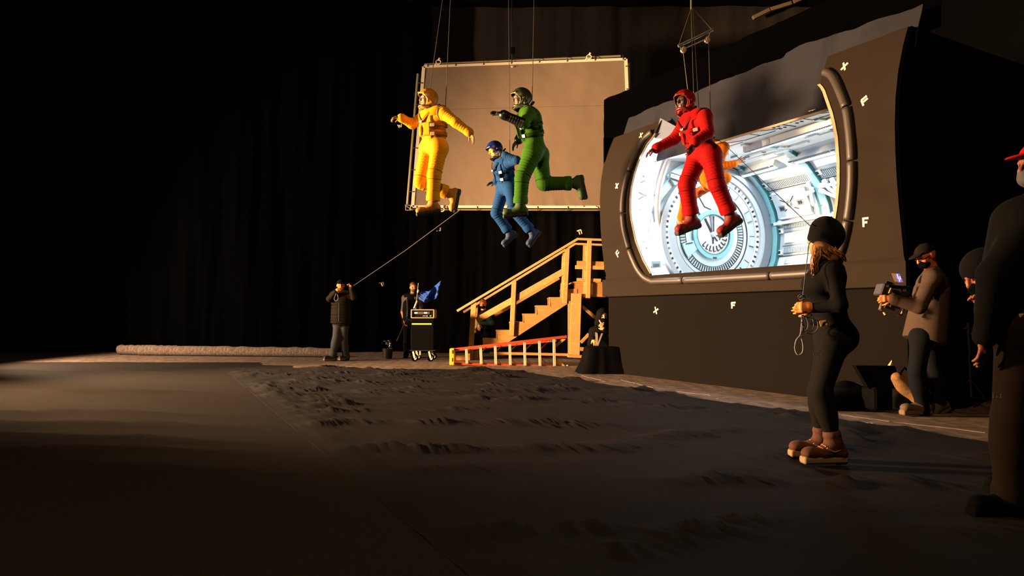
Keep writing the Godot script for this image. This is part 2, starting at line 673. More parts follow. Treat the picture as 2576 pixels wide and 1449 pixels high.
	for seg in [[G(352, 894), G(838, 899), 0.128, 0.115], [G(286, 893.5) + Vector3(0, 0, -0.25), G(440, 895) + Vector3(0, 0, -0.25), 0.125, 0.12]]:
		q = S()
		var pts := []
		var rad := []
		var m := 26
		for k in m + 1:
			var f := float(k) / m
			var r: float = lerpf(seg[2], seg[3], f) * rng.randf_range(0.93, 1.04)
			pts.append(seg[0].lerp(seg[1], f) + Vector3(0, r, rng.randf_range(-0.012, 0.012)))
			rad.append(r)
		tube(q, pts, rad, 18)
		var cr := put(q, "roll", M.carpet, t)
		q = S()
		var sp := []
		for k in 40:
			var a := TAU * k / 13.0
			var rr := 0.11 * (1.0 - k / 44.0)
			sp.append(pts[0] + Vector3(-0.004, sin(a) * rr, cos(a) * rr))
		tube(q, sp, 0.006, 5)
		put(q, "roll_edge", mat(Color(0.4, 0.32, 0.26), 0.95), cr)


# ---------------------------------------------------------------- tan screen on its pipe frame
func build_screen() -> void:
	var z := -16.4
	var tl := PZ(1066, 168, z)
	var tr := PZ(1574, 149, z)
	var bl := PZ(1038, 520, z)
	var br := PZ(1588, 521, z)
	var t := thing("diffusion_screen", "large tan cloth screen laced to a pipe frame, hanging behind the suited performers", "screen", (bl + br) * 0.5)
	var n := FastNoiseLite.new()
	n.seed = 2
	n.frequency = 0.5
	var at := func(u: float, v: float) -> Vector3: return tl.lerp(tr, u).lerp(bl.lerp(br, u), v)
	var seam := 0.31
	for half in [[0.0, seam], [seam + 0.0012, 1.0]]:
		var q := S()
		var g := func(u: float, v: float) -> Vector3:
			var vv: float = lerpf(half[0], half[1], v)
			var p: Vector3 = at.call(u, vv)
			var low := maxf(vv - 0.9, 0.0) / 0.1
			return p + Vector3(0, 0, 0.02 * n.get_noise_2d(u * 6.0, vv * 4.0) + 0.03 * low * n.get_noise_2d(u * 60.0 + vv * 8.0, 7.0))
		slab(q, g, 70, 24, 0.006, func(_u: float, _v: float) -> Vector3: return Vector3(0, 0, 1))
		put(q, "cloth_panel", M.screen, t)
	# webbing border
	for e in [[0, 0, 1, 0], [0, 1, 1, 1], [0, 0, 0, 1], [1, 0, 1, 1]]:
		var q := S()
		var a: Vector3 = at.call(e[0], e[1]) + Vector3(0, 0, 0.012)
		var b: Vector3 = at.call(e[2], e[3]) + Vector3(0, 0, 0.012)
		beam(q, a, b, 0.062 if e[0] != e[2] else 0.08, 0.006, Vector3.UP if e[0] != e[2] else Vector3.RIGHT, 0.0)
		put(q, "webbing", M.web, t)
	# pipes
	for e in [[1052, 186, 1025, 514, 0.036], [1583, 159, 1583, 300, 0.03], [1068, 162, 1561, 141, 0.03], [1030, 527, 1590, 529, 0.022]]:
		var q := S()
		tube(q, [PZ(e[0], e[1], z - 0.06), PZ(e[2], e[3], z - 0.06)], e[4], 10)
		put(q, "pipe", M.pipe, t)
	# corner bracket, lower left
	var q2 := S()
	for e in [[1021, 516, 1021, 529], [1021, 529, 1038, 528], [1022, 518, 1036, 528], [1033, 516, 1033, 529], [1019, 515, 1034, 517]]:
		tube(q2, [PZ(e[0], e[1], z), PZ(e[2], e[3], z)], 0.014, 6)
	put(q2, "corner_bracket", M.pipe, t)
	# lacing ties with their eyelets
	var ties := []
	for k in 8:
		ties.append([0.02 + k * 0.138, 0.0])
	for k in 8:
		ties.append([0.02 + k * 0.138, 1.0])
	for k in 6:
		ties.append([0.0, 0.12 + k * 0.155])
		ties.append([1.0, 0.05 + k * 0.155])
	for k in ties:
		var p: Vector3 = at.call(k[0], k[1]) + Vector3(0, 0, 0.02)
		var out := Vector3(0, 0.12, 0) if k[1] == 0.0 else Vector3(0, -0.09, 0)
		if k[0] == 0.0:
			out = Vector3(-0.13, 0.01, 0)
		elif k[0] == 1.0:
			out = Vector3(0.11, 0.01, 0)
		var q := S()
		tube(q, [p, p + out * 0.6 + Vector3(0, 0, 0.01), p + out + Vector3(0, 0, -0.05)], 0.008, 5)
		var tie := put(q, "tie", M.wire, t)
		q = S()
		disc(q, p + Vector3(0, 0, 0.004), Vector3(0, 0, 1), 0.016, 8)
		put(q, "eyelet", M.line, tie)
	# pipe clamps
	for c in [[1103, 156], [1482, 143], [1112, 527], [1540, 529]]:
		var q := S()
		var p := PZ(c[0], c[1], z + 0.03)
		tube(q, ring(p, Basis.IDENTITY, 0.06, 0.05, 10), 0.014, 6, true)
		box(q, p + Vector3(0.02, 0.07, 0), Vector3(0.05, 0.07, 0.05), Basis(Vector3.FORWARD, 0.5), 0.01)
		box(q, p + Vector3(-0.06, -0.05, 0), Vector3(0.07, 0.03, 0.04), Basis(Vector3.FORWARD, -0.4), 0.008)
		put(q, "pipe_clamp", M.web, t)
	# motor chain with its white tag
	var q3 := S()
	tube(q3, [PZ(1288, -30, z + 0.1), PZ(1288, 152, z + 0.1)], 0.012, 6)
	put(q3, "lift_chain", M.wire_dark, t)
	q3 = S()
	box(q3, PZ(1287.5, 168, z + 0.05), Vector3(0.035, 0.04, 0.01))
	put(q3, "tag", M.white, t)
	q3 = S()
	box(q3, PZ(1290, 128, z + 0.1), Vector3(0.1, 0.16, 0.1), Basis.IDENTITY, 0.02)
	put(q3, "chain_hoist", M.black, t)


# ---------------------------------------------------------------- spacecraft hull
var PL := []  # [h, t] of the opening's edges
var PR := []


func build_hull() -> void:
	var lft := [[1648, 336], [1641, 347], [1629, 361], [1607, 402], [1596, 435], [1587.5, 472], [1584.5, 500], [1584.5, 530], [1587, 553], [1599, 608], [1618, 656], [1636, 688]]
	var rgt := [[2064, 211], [2071, 218], [2077, 228], [2087, 257], [2096, 283], [2101, 304], [2109, 345], [2113.5, 405], [2113.5, 462], [2109, 513], [2104, 545], [2097, 590], [2086, 630], [2070, 662]]
	for p in lft:
		var v := HTH(p[0], p[1])
		PL.append([v.y, v.x])
	for p in rgt:
		var v := HTH(p[0], p[1])
		PR.append([v.y, v.x])
	PL.reverse()
	PR.reverse()
	var hb := 1.655
	var ht := 4.2
	var tl := -0.735
	var tr := 4.62
	var th := 0.09
	var t := thing("spacecraft_hull", "dark brown curved spacecraft set wall with a barrel shaped lit opening", "set wall", H(2, 0))
	var nrm := func(_u: float, _v: float) -> Vector3: return HN
	var q := S()
	slab(q, func(u: float, v: float) -> Vector3:
		var h := lerpf(hb, ht, v)
		var e := lerp_table(PL, h)
		if h > PL[PL.size() - 1][0]:
			e += (h - PL[PL.size() - 1][0]) * 0.25
		return H(lerpf(tl, e, u), h), 10, 60, 0.03, nrm)
	put(q, "hull_panel", M.hull, t)
	q = S()
	slab(q, func(u: float, v: float) -> Vector3:
		var h := lerpf(hb, ht + 0.04, v)
		var e := lerp_table(PR, h)
		return H(lerpf(e, tr, u), h), 10, 60, th, nrm)
	put(q, "hull_panel", M.hull, t)
	# sill panel under the opening, then the band with its ledge
	q = S()
	slab(q, func(u: float, v: float) -> Vector3: return H(lerpf(tl, tr, u), lerpf(1.335, hb - 0.0, v), 0.0), 30, 6, th, nrm)
	put(q, "sill_panel", M.hull, t)
	q = S()
	box(q, H((tl + tr) / 2 - 0.06, 1.335, -0.03), Vector3(tr - tl + 0.25, 0.012, 0.11), Basis(HD, Vector3.UP, HN), 0.003)
	put(q, "ledge", M.black, t)
	q = S()
	box(q, H(tl - 0.03, 1.5, -0.16), Vector3(0.26, 0.3, 0.3), Basis(HD, Vector3.UP, HN), 0.01)
	put(q, "end_block", M.hull, t)
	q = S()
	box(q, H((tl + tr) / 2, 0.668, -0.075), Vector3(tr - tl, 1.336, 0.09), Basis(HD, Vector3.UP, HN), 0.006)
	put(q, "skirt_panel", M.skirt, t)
	# near end of the hull and its black return
	q = S()
	slab(q, func(u: float, v: float) -> Vector3: return H(tr + 0.03, lerpf(0.0, 4.24, v), -0.02 - u * 3.1), 2, 40, 0.04, func(_u: float, _v: float) -> Vector3: return HD)
	put(q, "end_panel", M.curtain, t)
	q = S()
	box(q, H(tl - 0.0, 2.95, -0.75), Vector3(0.04, 2.5, 1.3), Basis(HD, Vector3.UP, HN))
	put(q, "end_panel", M.teaser, t)
	q = S()
	box(q, H(tl + 0.55, 4.36, -0.42), Vector3(1.1, 0.34, 0.3), Basis(HD, Vector3.UP, HN), 0.01)
	put(q, "top_block", M.teaser, t)
	# padded rim, in segments
	var rl := [[1642, 331], [1632, 339], [1619, 352], [1601, 384], [1585, 426], [1575, 458], [1568, 497], [1566.5, 532], [1570, 574], [1583, 626], [1594, 655], [1606, 679], [1622, 698], [1642, 708]]
	var rb := [[1642, 708], [1700, 706], [1790, 702], [1880, 697], [1960, 692.5], [2060, 686]]
	var rr := [[2072, 181], [2084, 184], [2094, 193], [2103, 208], [2112, 228], [2122, 253], [2128, 271], [2133, 297], [2139, 350], [2142, 405], [2142, 462], [2137.5, 516], [2132, 554], [2124, 596], [2110, 640], [2092, 668], [2060, 686]]
	var path := []
	for src in [rl, rb]:
		var pts := []
		for p in src:
			pts.append(HP(p[0], p[1], 0.015))
		if path.size():
			path.pop_back()
		path.append_array(smooth_path(pts, 8))
	var right := []
	for p in rr:
		right.append(HP(p[0], p[1], 0.015))
	right = smooth_path(right, 8)
	var cuts := [[1585, 426], [1566.5, 533], [1583, 626], [1724, 705], [1940, 693.5]]
	rim_segments(t, path, cuts, 0.055)
	rim_segments(t, right, [[2128, 271], [2140, 402], [2132, 554], [2095, 666]], 0.052)
	# pale plywood edge of the opening
	var edge_l := []
	for k in PL:
		edge_l.append([k[1], k[0]])
	var edge_r := []
	for k in PR:
		edge_r.append([k[1], k[0]])
	for e in [[edge_l, 1.0], [edge_r, -1.0]]:
		q = S()
		var pts: Array = e[0]
		for k in pts.size() - 1:
			var a: Vector3 = H(pts[k][0], pts[k][1], 0.012)
			var b: Vector3 = H(pts[k + 1][0], pts[k + 1][1], 0.012)
			var a2: Vector3 = H(pts[k][0] + (0.04 if e[1] < 0.0 else 0.016) * e[1], pts[k][1], 0.012)
			var b2: Vector3 = H(pts[k + 1][0] + (0.04 if e[1] < 0.0 else 0.016) * e[1], pts[k + 1][1], 0.012)
			var back: Vector3 = HN * (-0.11 if e[1] < 0.0 else -0.03)
			st_box(q, a, b, a2, b2, back)
		put(q, "opening_trim", M.ply, t)
	q = S()
	beam(q, H(edge_l[0][0], hb, -0.05), H(edge_r[0][0], hb, -0.05), 0.012, 0.12, Vector3.UP, 0.0)
	put(q, "opening_trim", M.hull, t)
	# cloth that closes the top of the opening, and a black one above it
	var n := FastNoiseLite.new()
	n.seed = 31
	n.frequency = 0.9
	t = thing("canopy_cloth", "grey black cloth hung across the top of the lit opening", "cloth", H(2, 3.6, -0.25))
	q = S()
	slab(q, func(u: float, v: float) -> Vector3:
		var tt := lerpf(-0.55, 4.66, u)
		var top := 4.56 + 0.04 * n.get_noise_2d(tt * 1.4, 3.0) + 0.04 * float(tt > 2.8) - 0.05 * maxf(tt - 3.0, 0.0)
		var low := 3.57 if tt > 0.3 and tt < 3.9 else 4.0
		var h := lerpf(low, top, v)
		return HA + HD * tt + HN * (-0.2 - 0.16 * v + 0.035 * n.get_noise_2d(tt * 0.8 + h * 0.6, h * 1.2)) + Vector3(0, h, 0), 120, 16, 0.01, nrm)
	put(q, "cloth", M.canopy, t)
	t = thing("teaser_cloth", "black cloth strip hung above the grey cloth over the set", "cloth", H(2, 4.5, -0.6))
	q = S()
	slab(q, func(u: float, v: float) -> Vector3:
		var tt := lerpf(-1.6, 4.72, u)
		var h := lerpf(4.3, 5.22 - 0.06 * u + 0.03 * n.get_noise_2d(tt * 2.0, 9.0), v)
		return HA + HD * tt + HN * (-0.6 + 0.03 * n.get_noise_2d(tt, h)) + Vector3(0, h, 0), 60, 8, 0.01, nrm)
	put(q, "cloth", M.teaser, t)
	# white bounce card in the upper corner of the opening
	t = thing("bounce_card", "blank pale grey card angled in the upper corner of the opening, beside the red suit", "card", HP(1660, 340, -0.2))
	q = S()
	var c := []
	var c0 := HP(1648, 340, -0.03)
	var cn := Vector3(-0.5, 0.1, 0.86)
	for p in [[1661, 297], [1708, 322], [1706, 346], [1692, 352], [1646, 347]]:
		var r := ray(p[0], p[1])
		c.append(CAM + r * ((c0 - CAM).dot(cn) / r.dot(cn)))
	var back := Vector3(0.004, 0.0, -0.008)
	for k in range(1, 4):
		tri(q, c[0], c[k], c[k + 1])
		tri(q, c[0] + back, c[k + 1] + back, c[k] + back)
	for k in 5:
		quad(q, c[k], c[k] + back, c[(k + 1) % 5] + back, c[(k + 1) % 5])
	put(q, "card_face", mat(Color(0.44, 0.48, 0.58), 0.8), t)


func st_box(q: SurfaceTool, a: Vector3, b: Vector3, a2: Vector3, b2: Vector3, back: Vector3) -> void:
	quad(q, a, b, b2, a2)
	quad(q, a, a + back, b + back, b)
	quad(q, a2, b2, b2 + back, a2 + back)
	quad(q, a + back, a2 + back, b2 + back, b + back)


func rim_segments(t: Node3D, src: Array, cuts: Array, r: float) -> void:
	var path := [src[0]]
	for p in src:
		if p.distance_to(path[-1]) > 0.035:
			path.append(p)
	var at := [0]
	for c in cuts:
		var q := HP(c[0], c[1], 0.015)
		var best := 0
		for k in path.size():
			if path[k].distance_to(q) < path[best].distance_to(q):
				best = k
		at.append(best)
	at.append(path.size() - 1)
	for k in at.size() - 1:
		var pts := []
		for j in range(at[k], at[k + 1] + 1):
			pts.append(path[j])
		if pts.size() < 2:
			continue
		# leave a narrow gap and round the ends
		pts[0] = pts[0].move_toward(pts[1], 0.008)
		pts[-1] = pts[-1].move_toward(pts[-2], 0.008)
		var rad := []
		for j in pts.size():
			rad.append(r)
		pts.insert(1, pts[0].move_toward(pts[1], 0.012))
		rad.insert(0, r * 0.8)
		pts.insert(pts.size() - 1, pts[-1].move_toward(pts[-2], 0.012))
		rad.append(r * 0.8)
		var st := S()
		tube(st, pts, rad, 14)
		put(st, "rim_segment", M.rim, t)


# ---------------------------------------------------------------- lit tunnel behind the opening
func tpanel(parent: Node3D, called: String, m: Material, s0: float, s1: float, u0: float, u1: float, out: float, thick := 0.03) -> MeshInstance3D:
	var q := S()
	var nu := maxi(1, int((u1 - u0) / 0.12))
	slab(q, func(a: float, b: float) -> Vector3: return TP(lerpf(s0, s1, a), lerpf(u0, u1, b), out), 2, nu, thick, func(_a: float, b: float) -> Vector3:
		var k := sect_n(lerpf(u0, u1, b))
		return TW * k.x + Vector3(0, k.y, 0))
	return put(q, called, m, parent)


func tstroke(parent: Node3D, called: String, m: Material, s0: float, u0: float, s1: float, u1: float, wide: float, out: float, thick := 0.006) -> void:
	var q := S()
	var a := TP(s0, u0, out)
	var b := TP(s1, u1, out)
	var k := sect_n((u0 + u1) / 2)
	beam(q, a, b, thick, wide, TW * k.x + Vector3(0, k.y, 0), 0.0)
	put(q, called, m, parent)


func vent(parent: Node3D, s0: float, s1: float, u0: float, u1: float, out: float) -> void:
	var v := tpanel(parent, "vent", M.grey, s0, s1, u0, u1, out, 0.02)
	var n := int((s1 - s0) / 0.035)
	for k in n:
		var s := lerpf(s0, s1, (k + 0.5) / n)
		tstroke(v, "slat", M.pale, s, u0 + 0.012, s, u1 - 0.012, 0.016, out + 0.004, 0.014)


func light_panel(parent: Node3D, s0: float, s1: float, u0: float, u1: float, out: float) -> void:
	var f := tpanel(parent, "lamp_frame", M.white, s0 - 0.03, s1 + 0.03, u0 - 0.025, u1 + 0.025, out, 0.025)
	tpanel(f, "light_panel", M.light, s0, s1, u0, u1, out + 0.006, 0.008)


func build_tunnel() -> void:
	var t := thing("tunnel_interior", "white and teal spacecraft tunnel with ribs and lit panels inside the opening", "set interior", TC - Vector3(0, 1.4, 0))
	# outer shell, in three bays
	for bay in [[-0.1, 1.36], [1.36, 2.8], [2.8, 3.6]]:
		var cq := S()
		slab(cq, func(a: float, b: float) -> Vector3:
			var s := lerpf(bay[0] + 0.004, bay[1] - 0.004, a)
			return TP(s, lerpf(0.24 + 0.123 * s, 1.7, b)), 2, 10, 0.05, func(_a: float, _b: float) -> Vector3: return Vector3.DOWN)
		put(cq, "ceiling_panel", M.white, t)
		tpanel(t, "wall_panel", M.pale, bay[0] + 0.004, bay[1] - 0.004, 1.704, 3.0, 0.0, 0.05)
		tpanel(t, "wall_panel", M.pale, bay[0] + 0.004, bay[1] - 0.004, 3.004, 3.62, 0.0, 0.05)
		tpanel(t, "wall_panel", M.white, bay[0] + 0.004, bay[1] - 0.004, 3.624, 4.89, 0.0, 0.05)
	# tunnel floor
	var q := S()
	box(q, TC + TA * 1.7 + TW * 0.0 + Vector3(0, -1.28, 0), Vector3(1.1, 0.05, 3.8), Basis(TW, Vector3.UP, TA), 0.0)
	put(q, "tunnel_floor", M.white, t)
	# ribs
	for rb in [[0.05, 0.2], [1.2, 1.36], [2.62, 2.78]]:
		tpanel(t, "rib", M.teal_pale, rb[0] + 0.03, rb[1] - 0.04, 0.8, 1.75, 0.03, 0.07)
		tpanel(t, "rib", M.teal_pale, rb[0], rb[1], 1.75, 2.25, 0.05, 0.07)
		tpanel(t, "rib", M.teal, rb[0] + 0.02, rb[1] + 0.0, 2.25, 4.3, 0.06, 0.08)
		tpanel(t, "rib_inlay", M.teal_dark, rb[0] - 0.03, rb[0] + 0.045, 2.46, 3.02, 0.055, 0.06)
		tpanel(t, "rib_inlay", M.teal_dark, rb[0] - 0.03, rb[0] + 0.045, 3.1, 3.7, 0.055, 0.06)
		tpanel(t, "rib_flange", M.white, rb[0] - 0.09, rb[0] - 0.03, 2.4, 3.75, 0.065, 0.07)
		tpanel(t, "rib_edge", M.teal_dark, rb[1], rb[1] + 0.014, 1.7, 4.3, 0.058, 0.06)
		for u in [2.24, 2.5, 2.98, 3.12, 3.5, 3.85]:
			var br := tpanel(t, "bracket", M.white, rb[1] + 0.016, rb[1] + 0.11, u, u + 0.085, 0.03, 0.03)
			tpanel(br, "bracket_hole", M.line, rb[1] + 0.018, rb[1] + 0.062, u + 0.018, u + 0.066, 0.034, 0.01)
	tpanel(t, "side_rail", M.white, -0.02, 3.5, 3.0, 3.05, 0.075, 0.05)
	tpanel(t, "rail_mark", M.teal_dark, -0.02, 0.16, 3.005, 3.045, 0.08, 0.01)
	# far wall, bay by bay
	for b in [[0.22, 1.2], [1.42, 2.62], [2.84, 3.55]]:
		var a0: float = b[0]
		var a1: float = b[1]
		light_panel(t, a0 + 0.06, a1 - 0.06, 2.06, 2.16, 0.02)
		vent(t, a0 + 0.0, a1 - 0.02, 2.26, 2.39, 0.014)
		tstroke(t, "groove", M.line, a0 - 0.06, 2.425, a1 + 0.04, 2.425, 0.012, 0.008)
		vent(t, a0 + 0.1, a1 - 0.1, 3.07, 3.14, 0.014)
		light_panel(t, a0 + 0.14, a1 - 0.24, 3.24, 3.36, 0.02)
		tstroke(t, "groove", M.grey, a0 + 0.06, 3.19, a1 - 0.06, 3.19, 0.012, 0.01)
		tstroke(t, "groove", M.grey, a0 + 0.06, 3.43, a1 - 0.06, 3.43, 0.012, 0.01)
		vent(t, a0 + 0.1, a1 - 0.1, 3.47, 3.57, 0.014)
		tstroke(t, "groove", M.line, a0 - 0.02, 3.61, a1, 3.61, 0.01, 0.008)
		tpanel(t, "access_panel", M.pale, a0 + 0.16, a0 + 0.56, 3.67, 3.76, 0.02, 0.02)
		tpanel(t, "access_panel", M.pale, a0 + 0.62, a1 - 0.05, 3.67, 3.76, 0.02, 0.02)
	# equipment panel
	var eq := tpanel(t, "equipment_panel", M.pale, 0.26, 1.0, 2.48, 2.955, 0.045, 0.045)
	tpanel(eq, "panel_lip", M.white, 0.3, 0.98, 2.46, 2.495, 0.055, 0.03)
	tpanel(eq, "panel_lip", M.white, 0.32, 1.02, 2.935, 2.965, 0.055, 0.03)
	for k in [[0.34, 2.72], [0.76, 2.665]]:
		var w := tpanel(eq, "socket", M.grey, k[0], k[0] + 0.13, k[1], k[1] + 0.105, 0.05, 0.012)
		tpanel(w, "socket_hole", M.line, k[0] + 0.025, k[0] + 0.062, k[1] + 0.025, k[1] + 0.08, 0.054, 0.006)
		tpanel(w, "socket_hole", M.line, k[0] + 0.07, k[0] + 0.107, k[1] + 0.025, k[1] + 0.08, 0.054, 0.006)
	for k in [[0.42, 2.615, 0.53, 2.675], [0.63, 2.67, 0.73, 2.585], [0.41, 2.86, 0.5, 2.8], [0.67, 2.79, 0.82, 2.85]]:
		tstroke(eq, "slot", M.line, k[0], k[1], k[2], k[3], 0.016, 0.048)
	for rr in [0.055, 0.03]:
		q = S()
		var nn := sect_n(2.7)
		var nv := TW * nn.x + Vector3(0, nn.y, 0)
		var bb := frame(nv, Vector3.UP)
		tube(q, ring(TP(0.59, 2.705, 0.05), Basis(bb.y, bb.z, bb.x), rr, rr, 20), 0.006, 6, true)
		put(q, "dial_ring", M.grey, eq)
	tpanel(eq, "latch", M.line, 0.59, 0.65, 2.83, 2.87, 0.05, 0.008)
	# pipework between the panel and the second rib, and beyond it
	for pp in [[[1.02, 2.6, 0.04], [1.1, 2.58, 0.1], [1.22, 2.56, 0.1]], [[1.06, 2.79, 0.03], [1.12, 2.74, 0.1], [1.16, 2.6, 0.11], [1.22, 2.5, 0.1]], [[1.36, 2.5, 0.08], [1.6, 2.52, 0.1], [1.9, 2.48, 0.1]], [[1.36, 2.58, 0.1], [1.5, 2.66, 0.12], [1.75, 2.84, 0.1]], [[1.45, 2.45, 0.06], [1.55, 2.56, 0.14], [1.62, 2.7, 0.08]], [[1.6, 2.45, 0.06], [1.68, 2.6, 0.15], [1.8, 2.64, 0.1], [2.2, 2.6, 0.1]]]:
		q = S()
		var pts := []
		for k in pp:
			pts.append(TP(k[0], k[1], k[2]))
		tube(q, smooth_path(pts, 5), 0.028, 9)
		put(q, "conduit", M.white, t)
		q = S()
		tube(q, [pts[0] + (pts[1] - pts[0]) * -0.1, pts[0] + (pts[1] - pts[0]) * 0.4], 0.042, 9)
		put(q, "conduit_socket", M.white, t)
	tpanel(t, "recess", M.grey, 1.03, 1.18, 2.5, 2.96, 0.012, 0.012)
	tpanel(t, "recess_dark_plate", M.teal_dark, 1.1, 1.18, 2.8, 2.88, 0.018, 0.01)  # dark teal plate set in the recess
	tpanel(t, "recess", M.grey, 1.42, 2.6, 2.48, 2.95, 0.012, 0.012)
	# ceiling lamps: long housings with a lit face and a ribbed side
	for k in [[1.16, 2.9, 0.98], [1.18, 2.1, 1.88], [-0.02, 0.9, 1.86], [2.3, 3.3, 1.88], [0.05, 0.95, 0.76]]:  # the last lamp is added, to brighten the wall near the hatch
		var hs := tpanel(t, "lamp_housing", M.pale, k[0], k[1], k[2] - 0.07, k[2] + 0.05, 0.1, 0.1)
		tpanel(hs, "light_strip", M.light, k[0] + 0.1, k[1] - 0.08, k[2] - 0.005, k[2] + 0.045, 0.106, 0.01)
		var m := int((k[1] - k[0] - 0.2) / 0.03)
		for j in m:
			var s: float = k[0] + 0.1 + j * 0.03
			tstroke(hs, "fin", M.grey, s, k[2] - 0.066, s, k[2] - 0.02, 0.012, 0.104, 0.012)
		for e in [k[0] + 0.01, k[1] - 0.09]:
			tpanel(hs, "end_grille", M.line, e, e + 0.07, k[2] - 0.055, k[2] - 0.035, 0.106, 0.008)
	# ceiling plates and greebles
	var rng := RandomNumberGenerator.new()
	rng.seed = 17
	for k in 34:
		var s := rng.randf_range(0.35, 3.4)
		var u := rng.randf_range(1.12, 1.72)
		if u > 1.62 and s < 2.3:
			continue
		var dk := k % 5 == 0
		tpanel(t, "ceiling_plate", M.grey if dk else M.white, s, s + (0.14 if dk else rng.randf_range(0.16, 0.42)), u, u + (0.02 if dk else rng.randf_range(0.05, 0.11)), rng.randf_range(0.02, 0.05), 0.03)
	# triangular panel outlines on the ceiling edge
	for k in [[1.02, 0.72, 1.02, 0.5], [1.02, 0.72, 1.35, 0.74], [1.1, 0.5, 1.45, 0.7], [1.45, 0.7, 1.75, 0.71], [1.75, 0.72, 1.75, 0.5], [1.75, 0.72, 2.02, 0.74], [1.85, 0.48, 2.1, 0.68], [2.1, 0.68, 2.16, 0.68], [2.62, 0.8, 2.62, 0.58], [2.62, 0.8, 2.9, 0.82], [2.72, 0.55, 3.0, 0.76], [3.0, 0.76, 3.4, 0.78]]:
		tstroke(t, "panel_line", M.line, k[0], k[1], k[2], k[3], 0.011, 0.003)
	tstroke(t, "ceiling_joint", M.line, 2.3, 0.45, 2.3, 0.83, 0.02, 0.004)
	for k in [2.12, 2.2, 2.42, 2.5]:
		for u in [0.58, 0.7]:
			tpanel(t, "latch", M.line, k, k + 0.03, u, u + 0.04, 0.008, 0.008)
	# pale edge strip of the ceiling just behind the cloth
	q = S()
	beam(q, H(1.3, 3.565, -0.22), H(3.68, 3.565, -0.22), 0.03, 0.02, Vector3.UP, 0.003)
	put(q, "edge_strip", M.ply, t)
	build_hatch()
	build_light_wall()
	# light from the lit strips
	for k in [[2.0, 0.98, 1.6], [1.64, 1.9, 0.75], [0.44, 1.88, 0.75], [2.8, 1.9, 0.85], [0.5, 0.78, 0.8]]:  # the last one belongs to the added lamp by the hatch
		var a := AreaLight3D.new()
		a.name = "tunnel_strip_light"
		var nn := sect_n(k[1])
		var nv := (TW * nn.x + Vector3(0, nn.y, 0)).normalized()
		a.position = TP(k[0], k[1], 0.125)
		a.basis = Basis.looking_at(nv, TA)
		a.area_size = Vector2(0.12, k[2])
		a.light_color = Color(0.92, 0.97, 1.0)
		a.light_energy = 4.0 if k[2] > 1.5 else 1.6
		a.area_range = 12.0
		a.shadow_enabled = true
		add_child(a)


func hx(r: float, ang: float, out := 0.0) -> Vector3:  # polar place on the hatch; ang 0 = far side, 90 = up
	var a := deg_to_rad(ang)
	return TC + (TW * cos(a) + Vector3(0, sin(a), 0)) * r + TA * out


func hring(parent: Node3D, called: String, m: Material, r0: float, r1: float, a0: float, a1: float, out: float, thick := 0.03) -> MeshInstance3D:
	var q := S()
	var n := maxi(2, int((a1 - a0) / 6.0))
	slab(q, func(u: float, v: float) -> Vector3: return hx(lerpf(r0, r1, v), lerpf(a0, a1, u), out), n, 1, thick, func(_u: float, _v: float) -> Vector3: return TA)
	return put(q, called, m, parent)


func hbar(parent: Node3D, called: String, m: Material, r0: float, a0: float, r1: float, a1: float, wide: float, out: float, thick := 0.012) -> void:
	var q := S()
	beam(q, hx(r0, a0, out), hx(r1, a1, out), wide, thick, hx(r0, a0, out).direction_to(hx(r1, a1, out)).cross(TA), 0.0)
	put(q, called, m, parent)


